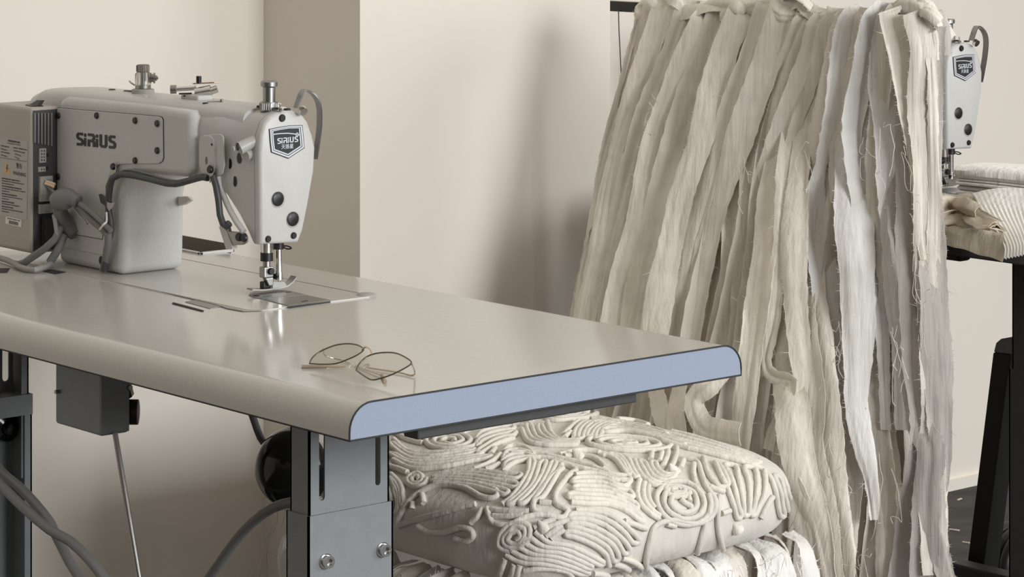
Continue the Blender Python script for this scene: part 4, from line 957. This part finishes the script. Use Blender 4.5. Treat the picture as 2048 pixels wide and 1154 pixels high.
# traced strips: centre line in photograph pixels, widths, layer, cloth
S_ = [
 ([(1289, 15), (1262, 110), (1242, 208), (1211, 315), (1187, 436), (1165, 557), (1150, 640)], [20, 26, 24, 22], 0, 'cotton'),
 ([(1300, 12), (1285, 80), (1262, 180), (1236, 280), (1216, 380), (1190, 480), (1168, 580), (1158, 660)], [30, 30, 28, 30], 1, 'cotton'),
 ([(1328, 14), (1308, 73), (1274, 170), (1243, 262), (1218, 364), (1206, 440), (1188, 540), (1166, 650)], [42, 44, 38, 40, 42], 2, 'cotton'),
 ([(1371, 24), (1345, 97), (1312, 184), (1282, 271), (1254, 368), (1230, 460), (1204, 570), (1188, 660)], [40, 42, 40, 40], 1, 'cotton'),
 ([(1402, 40), (1372, 110), (1345, 180), (1316, 262), (1296, 345), (1268, 460), (1234, 590), (1216, 680)], [44, 42, 42, 46], 2, 'cotton'),
 ([(1436, 36), (1414, 100), (1392, 165), (1364, 252), (1336, 349), (1306, 460), (1284, 540), (1258, 680)], [44, 50, 52, 50], 0, 'cotton'),
 ([(1480, 30), (1452, 95), (1434, 160), (1403, 272), (1364, 388), (1342, 485), (1318, 600), (1300, 720)], [48, 48, 46, 50], 2, 'cotton'),
 ([(1536, 14), (1517, 78), (1488, 160), (1442, 281), (1403, 407), (1374, 533), (1345, 650), (1322, 800)], [46, 46, 42, 44, 44], 1, 'cotton'),
 ([(1566, 12), (1551, 73), (1527, 145), (1488, 252), (1449, 368), (1415, 485), (1384, 640), (1360, 790)], [44, 50, 46, 44], 2, 'cotton'),
 ([(1609, 40), (1580, 107), (1551, 175), (1525, 262), (1498, 345), (1464, 461), (1440, 558), (1418, 690), (1400, 800)], [42, 40, 36, 42, 44], 1, 'cotton'),
 ([(1638, 50), (1619, 126), (1585, 218), (1551, 315), (1522, 412), (1500, 490), (1482, 600), (1462, 700), (1440, 820)], [42, 46, 44, 44, 42], 2, 'cotton'),
 ([(1672, 46), (1648, 145), (1616, 233), (1587, 330), (1556, 436), (1530, 540), (1504, 660), (1488, 770), (1470, 870)], [48, 46, 42, 48, 52], 1, 'cotton'),
 ([(1690, 44), (1668, 116), (1648, 218), (1630, 315), (1612, 392), (1586, 500), (1565, 600), (1545, 720), (1530, 860)], [44, 40, 36, 40, 44], 2, 'cotton'),
 ([(1738, 38), (1727, 121), (1704, 204), (1692, 291), (1692, 388), (1700, 485), (1706, 600), (1716, 720), (1712, 830), (1698, 930)], [46, 56, 52, 54, 58, 50, 40], 3, 'cotton'),
 ([(1776, 40), (1768, 100), (1765, 170), (1776, 267), (1784, 388), (1790, 485), (1796, 600), (1806, 720), (1812, 860)], [40, 44, 40, 40, 34], 2, 'cotton_w'),
 ([(1795, 28), (1808, 97), (1816, 170), (1824, 260), (1832, 350), (1838, 440), (1848, 520)], [52, 50, 32, 18, 14], 4, 'cotton'),
 ([(1834, 34), (1846, 97), (1842, 194), (1845, 291), (1849, 412), (1851, 533), (1860, 700), (1865, 850), (1864, 1010), (1874, 1150)], [46, 42, 30, 34, 38, 40, 38], 3, 'cotton'),
 ([(1856, 54), (1864, 145), (1867, 291), (1869, 412), (1867, 520), (1871, 640), (1877, 780), (1881, 940), (1878, 1080), (1888, 1170)], [14, 18, 20, 20, 22, 26, 24], 1, 'cotton'),
 # bright twisted one in the middle
 ([(1700, 42), (1684, 116), (1668, 218), (1646, 315), (1630, 395), (1636, 480), (1646, 540), (1656, 620), (1670, 690), (1682, 770), (1690, 900)], [40, 38, 34, 30, 20, 40, 46, 42, 32, 20, 10], 4, 'cotton_w'),
 ([(1752, 36), (1730, 140), (1712, 240), (1716, 320), (1728, 410), (1744, 500), (1756, 590), (1766, 700), (1772, 860)], [40, 44, 40, 40, 42, 38, 26, 18, 16], 4, 'cotton_w'),
 ([(1786, 40), (1760, 200), (1752, 330), (1756, 430), (1764, 500), (1772, 560), (1772, 610), (1762, 660), (1754, 720), (1756, 800), (1768, 900), (1776, 1030), (1790, 1170)], [40, 36, 30, 26, 36, 36, 30, 26, 30, 38, 42, 46, 46], 3, 'cotton'),
 ([(1700, 300), (1708, 450), (1716, 600), (1716, 720), (1712, 800), (1724, 880), (1742, 960), (1750, 1040)], [36, 50, 54, 54, 48, 40, 34, 16], 5, 'cotton_w'),
 ([(1812, 250), (1820, 400), (1830, 540), (1838, 650), (1846, 760), (1856, 880), (1850, 960), (1832, 1030), (1826, 1160)], [30, 44, 50, 54, 52, 50, 60, 70, 76], 3, 'cotton_shade'),
 ([(1790, 330), (1800, 480), (1812, 620), (1822, 740), (1840, 850), (1862, 900), (1852, 990), (1850, 1100), (1846, 1170)], [26, 30, 28, 34, 44, 50, 40], 5, 'cotton_shade'),
 ([(1862, 420), (1868, 600), (1876, 760), (1880, 900), (1872, 1020), (1884, 1120), (1900, 1180)], [40, 46, 40, 30, 30], 2, 'cotton_shade'),
 ([(1572, 330), (1562, 460), (1556, 560), (1548, 640), (1530, 720), (1546, 752), (1584, 764), (1575, 800), (1550, 850), (1536, 900)], [24, 28, 26, 26, 24, 26, 20, 16], 4, 'cotton'),
 ([(1600, 330), (1588, 470), (1590, 590), (1598, 680), (1604, 760), (1590, 820), (1574, 872)], [36, 36, 40, 40, 32, 26], 5, 'cotton'),
 ([(1540, 420), (1524, 540), (1508, 660), (1494, 760), (1482, 860), (1478, 900)], [44, 50, 48, 46], 3, 'cotton'),
 ([(1452, 730), (1420, 770), (1388, 800), (1404, 850), (1440, 862), (1480, 868)], [36, 36, 38, 40, 36], 5, 'cotton'),
 ([(1360, 760), (1350, 820), (1356, 870)], [30, 34, 34], 3, 'cotton'),
 ([(1310, 770), (1322, 830), (1336, 860)], [36, 36, 30], 3, 'cotton'),
 ([(1606, 560), (1612, 680), (1622, 800), (1616, 890), (1636, 990), (1652, 1080), (1660, 1170)], [34, 40, 46, 52, 54], 4, 'cotton'),
 ([(1630, 560), (1640, 680), (1652, 780), (1662, 890), (1676, 1000), (1690, 1100), (1694, 1170)], [30, 44, 44, 36, 30], 3, 'cotton'),
 ([(1702, 700), (1704, 800), (1700, 900), (1692, 1000), (1682, 1080), (1676, 1170)], [40, 44, 46, 50], 5, 'cotton'),
 ([(1572, 700), (1584, 820), (1596, 920), (1620, 1000), (1640, 1080), (1652, 1170)], [30, 50, 50, 46], 5, 'cotton'),
 ([(1560, 900), (1580, 960), (1606, 1030), (1622, 1100), (1632, 1170)], [34, 44, 46, 40], 4, 'cotton'),
 ([(1734, 560), (1742, 700), (1752, 830), (1766, 960), (1778, 1080), (1786, 1170)], [30, 40, 44, 48], 2, 'cotton'),
]
for i, (pts, w, lay, m) in enumerate(S_):
    first = pts[0][1] < 60
    o = drape(pts, w, lay, m, wrap=first, seed=100 + i, twist=.07 if lay < 4 else .16)
    if m == 'cotton_w': o['label'] = 'brighter white torn cotton strip'
    if m == 'cotton_shade': o['label'] = 'greyish limp torn cotton strip, darkened to show shade'
rn = random.Random(11)
nb_ = 30
for k in range(nb_):                                    # the layer behind, seen through the gaps
    x = -.965 + .625 * (k + .5) / nb_; s = .25 if x < -.62 else .25 * (-.34 - x) / .28; zb = .42 if x < -.62 else .12
    P = []
    for j in range(8):
        z = ZTOP - .005 - (ZTOP - zb) * j / 7; P.append(Vector((x + rn.uniform(-.012, .012) - (.02 * j / 7 if x < -.7 else -.012 * j / 7), YT + .022 + (k % 2) * .010 - s * (ZTOP - z), z)))
    P = [P[0] + Vector((0, .03, -.03)), P[0] + Vector((0, .014, -.004))] + P
    ribbon(P, [.036, .042, .05, .046], 'cotton', parent=CH, seed=300 + k, fringe=.25, step=.02)
# wrapped and knotted cloth along the rail
for k, (pts, w) in enumerate(([(1276, 22), (1300, 6), (1340, -2), (1390, 6), (1420, 14)], 46), ) if False else enumerate((
        ([(1278, 30), (1300, 8), (1345, 2), (1392, 14), (1426, 16)], 40), ([(1400, 20), (1450, 10), (1500, 14), (1540, 6), (1590, 8), (1625, 24)], 36),
        ([(1560, 30), (1600, 4), (1625, 26), (1668, 32), (1700, 28), (1752, 24)], 26), ([(1700, 34), (1750, 26), (1800, 16), (1840, 20), (1862, 46)], 34), ([(1780, 40), (1815, 20), (1850, 24), (1872, 60)], 44),
        ([(1330, 26), (1380, 30), (1430, 22), (1480, 30)], 30), ([(1540, 28), (1580, 16), (1612, 18), (1640, 36)], 44))):
    P = [fall(x, y, .0, -.012 + .008 * (k % 3)) for x, y in pts]
    ribbon(P, [w * PXM * .5, w * PXM, w * PXM * .9, w * PXM * .5], 'cotton', name='rail_wrap', parent=CH, seed=500 + k, curl=.9, twist=.5, fringe=.9, nrm=(.3, -.6, .7))
for k, (px, py, rr) in enumerate(((1345, 14, .020), (1300, 20, .016), (1588, 14, .024), (1470, 22, .016), (1822, 30, .022), (1850, 40, .018), (1700, 38, .014))):
    c = fall(px, py, 0, .004); b = MB(); P = []
    for j_ in range(13):
        a = 2 * PI * j_ / 12; P.append(c + Vector((math.cos(a) * rr * 1.5, -.4 * rr * math.sin(a * 2), math.sin(a) * rr * .75)))
    ribbon(P, [.024, .03, .026, .024], 'cotton', name='rail_knot', parent=CH, seed=560 + k, curl=.6, twist=.8, fringe=1, nrm=(.2, -1, .3))
# short torn strips around the seat edge
for k in range(17):
    y = .572 + .034 * k; x = -.392 + rn.uniform(-.008, .004); o_ = .005 * (k % 3)
    P = [Vector((x - .03, y + .004, .368)), Vector((x + .004 + o_, y, .360)), Vector((x + .020 + o_, y - .004, .34)), Vector((x + .028 + o_ + rn.uniform(-.004, .008), y - .01, .29)), Vector((x + .026 + o_, y - .02 + rn.uniform(-.03, .03), .20)), Vector((x + .02, y - .02 + rn.uniform(-.03, .03), .08))]
    ribbon(P, [.030, .040, .044, .042, .04], 'cotton_w' if k % 3 else 'cotton', name='seat_fringe', parent=CH, seed=600 + k, nrm=(1, -.2, .2), fringe=1, twist=.45, wav=.007, curl=.2)
for k in range(16):
    x = -.39 - .033 * k; y = .572; o_ = .005 * (k % 3)
    P = [Vector((x, y + .03, .366)), Vector((x, y - .004 - o_, .358)), Vector((x - .006, y - .016 - o_, .338)), Vector((x - .012 + rn.uniform(-.02, .02), y - .020 - o_, .28)), Vector((x - .02 + rn.uniform(-.04, .04), y - .016 - o_, .2)), Vector((x - .02, y - .01, .08))]
    ribbon(P, [.030, .042, .046, .044, .04], 'cotton' if k % 3 else 'cotton_w', name='seat_fringe', parent=CH, seed=640 + k, nrm=(.3, -1, .2), fringe=1, twist=.5, wav=.007, curl=.2)
for k in range(60):                                     # tangled threads below the seat
    p = Vector((-.372 + rn.uniform(-.01, .012), rn.uniform(.58, 1.12), .35)) if k % 2 else Vector((rn.uniform(-.88, -.40), .552 + rn.uniform(-.01, .01), .35)); P = [p]
    for j_ in range(7): p = p + Vector((rn.uniform(-.012, .014), rn.uniform(-.014, .012), rn.uniform(-.035, .012))); P.append(p)
    b = MB(); b.tube(P, .0006, 4, step=.004)
    if k == 0: TH = MB()
    TH.add(b.v, b.f)
o = TH.build('thread_tangle', 'cotton_w', CH); o['kind'] = 'stuff'
# loose threads
for k in range(46):
    px, py = [(1676, 640), (1676, 680), (1790, 660), (1770, 250), (1800, 300), (1610, 300), (1540, 830), (1560, 880), (1690, 940), (1735, 1110), (1830, 430), (1850, 480), (1735, 280), (1300, 200), (1620, 1080), (1600, 1030), (1795, 700), (1650, 860), (1770, 920), (1560, 800), (1480, 320), (1850, 560), (1560, 690)][k % 23]
    p = fall(px + rn.uniform(-14, 14), py + rn.uniform(-20, 20), .12, .05 + rn.uniform(0, .012)); P = [p]
    for j in range(7): p = p + Vector((rn.uniform(-.012, .012), rn.uniform(-.004, .004), rn.uniform(-.03, .006))); P.append(p)
    b = MB(); b.tube(P, .00045, 4, step=.004); b.build('loose_thread', 'cotton', CH)
for k in range(4):
    p = Vector((-1.0 + rn.uniform(-.02, 0), .62 + .02 * k, .40)); P = [p]
    for j in range(7): p = p + Vector((rn.uniform(-.02, .004), rn.uniform(-.012, .006), rn.uniform(-.05, .002))); P.append(p)
    b = MB(); b.tube(P, .0005, 4, step=.004); b.build('loose_thread', 'cotton', CH)

# ------------------------------------------------------------------ right hand side, second table
Z2 = .797
def sheet(fn, nu, nv, th, name, m, label, cat, group=None):
    b = MB(); top = [[fn(i / nu, j / nv) for j in range(nv + 1)] for i in range(nu + 1)]; K = nv + 1
    V = [v for r_ in top for v in r_] + [v - UP * th for r_ in top for v in r_]; o = (nu + 1) * K; F = []
    for i in range(nu):
        for j in range(nv):
            a = i * K + j; F.append((a, a + 1, a + K + 1, a + K)); F.append((o + a, o + a + K, o + a + K + 1, o + a + 1))
    for i in range(nu):
        for j in (0, nv): a = i * K + j; F.append((a, a + K, o + a + K, o + a))
    for j in range(nv):
        for i in (0, nu): a = i * K + j; F.append((a, a + 1, o + a + 1, o + a))
    b.add(V, F); o_ = b.build(name, m, smooth=70); tag(o_, label, cat, group); return o_
def spline(vals, t):
    n = len(vals) - 1; x = min(max(t, 0), 1) * n; k = min(int(x), n - 1); f = x - k
    a, b_, c, d = vals[max(k - 1, 0)], vals[k], vals[k + 1], vals[min(k + 2, n)]
    return .5 * (2 * b_ + (c - a) * f + (2 * a - 5 * b_ + 4 * c - d) * f * f + (3 * b_ - a - 3 * c + d) * f ** 3)
def cloth_rows(rows, disp=None):                        # rows of (left px, py, right px, py, depth y): a draped surface
    def fn(u, v):
        q = [spline([r_[k] for r_ in rows], v) for k in range(5)]
        p = ony(q[0] + (q[2] - q[0]) * u, q[1] + (q[3] - q[1]) * u, q[4])
        return p + Vector((0, -.4, .9)) * (disp(u, v) if disp else 0)
    return fn
# folded white cloth at the back: a stack of soft folds
b = MB(); rings = []
prof = [(1.70, 0), (1.60, 0)]
for k, (za, zb) in enumerate(((0, .016), (.016, .030), (.030, .040), (.040, .050), (.050, .058), (.058, .064), (.064, .088))):
    ym = 1.592 + .004 * (k % 2); h = (zb - za) / 2
    prof += [(ym + .004, za + .0006), (ym - .002, za + h * .6), (ym - .002, zb - h * .6), (ym + .004, zb - .0006)]
prof += [(1.61, .0895), (1.66, .090), (1.70, .086), (1.71, .06), (1.71, .01)]
prof = [(y, z * .8) for y, z in prof]
for i in range(25):
    x = -.50 + .48 * i / 24; ring = []
    for y, z in prof: ring.append(Vector((x, y + .003 * math.sin(i * .5 + z * 60), Z2 + .0006 + z * (1 + .03 * math.sin(i * .35)) )))
    rings.append(ring)
b.loft(rings); tag(b.build('folded_cloth', 'linen', smooth=50), 'thick folded white cloth lying behind the ribbed cloth at far right', 'cloth', 'cloth on the second table')
sheet(cloth_rows([(1944, 387, 2110, 366, 1.565), (1950, 394, 2110, 385, 1.545), (1958, 410, 2110, 408, 1.52), (1974, 436, 2110, 432, 1.485), (1990, 458, 2110, 452, 1.425), (2003, 479, 2110, 472, 1.402), (2010, 497, 2110, 486, 1.392), (2009, 514, 2110, 494, 1.388)],
      lambda u, v: .0011 * math.cos(u * 100) * (min(1, max(0, (v - .25) * 3)) + .15) + .004 * math.sin(u * 6 + v * 3) * (1 - v)), 150, 30, .003, 'ribbed_cloth', 'linen', 'white ribbed cloth draped over the front of the second table', 'cloth', 'cloth on the second table')
sheet(cloth_rows([(1862, 388, 1942, 388, 1.575), (1862, 396, 1950, 396, 1.562), (1862, 412, 1962, 416, 1.555), (1862, 428, 1978, 444, 1.55)],
      lambda u, v: .002 * math.sin(u * 9 + v * 4)), 24, 12, .003, 'beige_cloth', 'beige', 'smooth beige cloth flap above the frayed scraps', 'cloth', 'cloth on the second table')
sheet(cloth_rows([(1862, 422, 1985, 436, 1.53), (1862, 440, 2000, 457, 1.45), (1862, 448, 2006, 466, 1.409), (1862, 456, 2010, 482, 1.398), (1862, 466, 2010, 502, 1.395), (1862, 476, 2005, 519, 1.393)],
      lambda u, v: .0012 * math.sin(u * 17 + v * 6)), 40, 20, .003, 'canvas_band', 'beige', 'beige canvas hanging over the front edge of the second table under the scraps', 'cloth', 'cloth on the second table')
for k, (pts, w) in enumerate((([(1870, 432), (1893, 414), (1918, 412), (1938, 420), (1960, 438), (1990, 447)], 26), ([(1874, 440), (1900, 430), (1930, 432), (1950, 438), (1976, 452), (1998, 460)], 24),
        ([(1868, 416), (1890, 404), (1915, 409), (1935, 414), (1960, 424)], 24), ([(1880, 444), (1912, 438), (1945, 448), (1992, 462)], 22))):
    P = [onz(x, y, Z2 + (.020, .016, .030, .010)[k] + .004 * (q % 2)) for q, (x, y) in enumerate(pts)]
    o = ribbon(P, [w * PXM, w * PXM * 1.1, w * PXM], 'beige', name='cloth_scrap', seed=800 + k, curl=.8, twist=.8, fringe=1, nrm=(.2, -.7, .7))
    tag(o, ['frayed beige scrap arching over the dark hollow of the pile', 'frayed beige scrap crossing the middle of the pile', 'short frayed beige scrap, topmost of the pile by the chair', 'frayed beige scrap lying lowest along the canvas band'][k], 'fabric scrap', 'frayed scraps on the second table')
# things under table two
b = MB(); c = ony(1893, 512, 1.47); zu2 = Z2 - .0392
b.box(ony(1860, 512, 1.47).x, ony(1921, 512, 1.47).x, 1.47, 1.50, zu2 - .021, zu2); b.build('under_bracket', 'black', tbl2, smooth=0, bevel=.008)
for x0, x1 in ((1944, 2004), (2008, 2060)):
    A, Bx = ony(x0, 520, 1.50).x, ony(x1, 520, 1.50).x
    b = MB(); b.slab([(A, 1.50, zu2), (A + .012, 1.50, zu2 - .010), (Bx - .01, 1.50, zu2 - .007), (Bx, 1.50, zu2)], (0, .03, 0)); b.build('under_bracket', 'black', tbl2, smooth=0)
# slanted black brace below table two
b = MB(); A = [ony(x, y, 1.70) for x, y in ((1986, 705), (1991, 686), (2000, 678), (2016, 675), (2040, 673), (2040, 703), (2023, 710), (2014, 760), (1964, 1160), (1930, 1160))]
b.slab([A[0], A[1], A[2], A[3], A[4], A[5], A[6]], (0, .035, 0)); 
b = MB(); b.slab([A[0], A[6], A[7], A[8], A[9]], (0, .04, 0)); br = b.build('slanted_brace', 'black', tbl2, smooth=0, bevel=.002)
b = MB(); b.slab([A[0], A[1], A[2], A[3], A[4], A[5], A[6]], (0, .042, 0)); b.build('brace_lit_top', 'steel', br, smooth=0, bevel=.003)  # top of the same black bar, coloured lighter for light on its upward face
# coil of black hose on the stretcher
c = onz(2036, 1128, .074)
for k in range(1):
    b = MB(); n = 3
    for q in range(n):
        R0 = .06 - .004 * (q % 2); cc = c + Vector((-.028 + q * .024, 0, 0))
        P = [cc + Vector((0, math.cos(a) * R0, math.sin(a) * R0)) for a in [2 * PI * i / 36 for i in range(37)]]
        b.tube(P, .0125, 12)
    tag(b.build('hose_coil', 'black'), 'coiled black hose low under the second table at the bottom right', 'hose')
# wall bracket with a hanging cord
b = MB(); y = 1.70; z1 = ony(1250, 24, y).z; z0 = z1; 
b.box(WX, -1.20, y, y + .022, z1, z1 + .019); br_ = b.build('wall_bracket', 'black', smooth=0, bevel=.001); tag(br_, 'black metal arm on the wall behind the top of the draped chair', 'bracket')
cable('hanging_cord', [ony(1237, 20, y - .002), ony(1238, 60, y - .002), ony(1240, 100, y), ony(1242, 140, y), ony(1244, 168, y)], .0011, 'cable_d', 'thin dark cord hanging from the black wall arm', 'cord')
# floor litter
rn = random.Random(4); b = MB()
for k in range(90):
    x, y = rn.uniform(-1.5, -.2), rn.uniform(1.9, 3.2); a = rn.uniform(0, 6.28); l = rn.uniform(.003, .014); d = Vector((math.cos(a), math.sin(a), 0)) * l; s = Vector((-d.y, d.x, 0)) * .25
    p = Vector((x, y, .0006)); b.slab([p + d + s, p - d + s * .4, p - d - s, p + d - s], (0, 0, .002))
o = b.build('floor_debris', 'beige', smooth=0); tag(o, 'pale lint and thread scraps scattered on the dark floor', 'debris'); o['kind'] = 'stuff'

# ------------------------------------------------------------------ light
w = bpy.data.worlds.new('world'); bpy.context.scene.world = w; w.use_nodes = True
nt = w.node_tree; bg = nt.nodes['Background']; bg.inputs[1].default_value = 1.0
tc = nt.nodes.new('ShaderNodeTexCoord'); sx = nt.nodes.new('ShaderNodeSeparateXYZ'); rp = nt.nodes.new('ShaderNodeValToRGB')
nt.links.new(tc.outputs['Generated'], sx.inputs[0]); nt.links.new(sx.outputs['Z'], rp.inputs['Fac']); mr = nt.nodes.new('ShaderNodeMapRange'); mr.inputs['From Min'].default_value = -1; mr.inputs['To Min'].default_value = .48; mr.inputs['To Max'].default_value = 1.15
nt.links.new(sx.outputs['Y'], mr.inputs['Value']); nt.links.new(mr.outputs['Result'], bg.inputs[1]); nt.links.new(rp.outputs['Color'], bg.inputs[0])
e = rp.color_ramp.elements                              # pale ceiling above, dimmer room at eye level
e[0].position = 0; e[0].color = (.155, .132, .110, 1); e[1].position = .7; e[1].color = (.86, .815, .745, 1)
def area(name, loc, target, sx, sy, power, col):
    l = bpy.data.lights.new(name, 'AREA'); l.shape = 'RECTANGLE'; l.size = sx; l.size_y = sy; l.energy = power; l.color = col
    o = bpy.data.objects.new(name, l); C.objects.link(o); o.location = loc
    o.rotation_euler = (Vector(target) - Vector(loc)).to_track_quat('-Z', 'Y').to_euler(); return o
area('window_daylight', (4.4, .9, 1.85), (-1.0, .8, .7), 1.7, 1.5, 178, (.945, .97, 1.0))
area('second_window_daylight', (3.6, 3.6, 2.1), (-.8, .3, .8), 2.0, 1.7, 72, (.945, .97, 1.0))
sc = bpy.context.scene
sc.view_settings.view_transform = 'Standard'; sc.view_settings.look = 'None'; sc.view_settings.gamma = 1; sc.view_settings.exposure = .08
sc.view_settings.use_curve_mapping = False
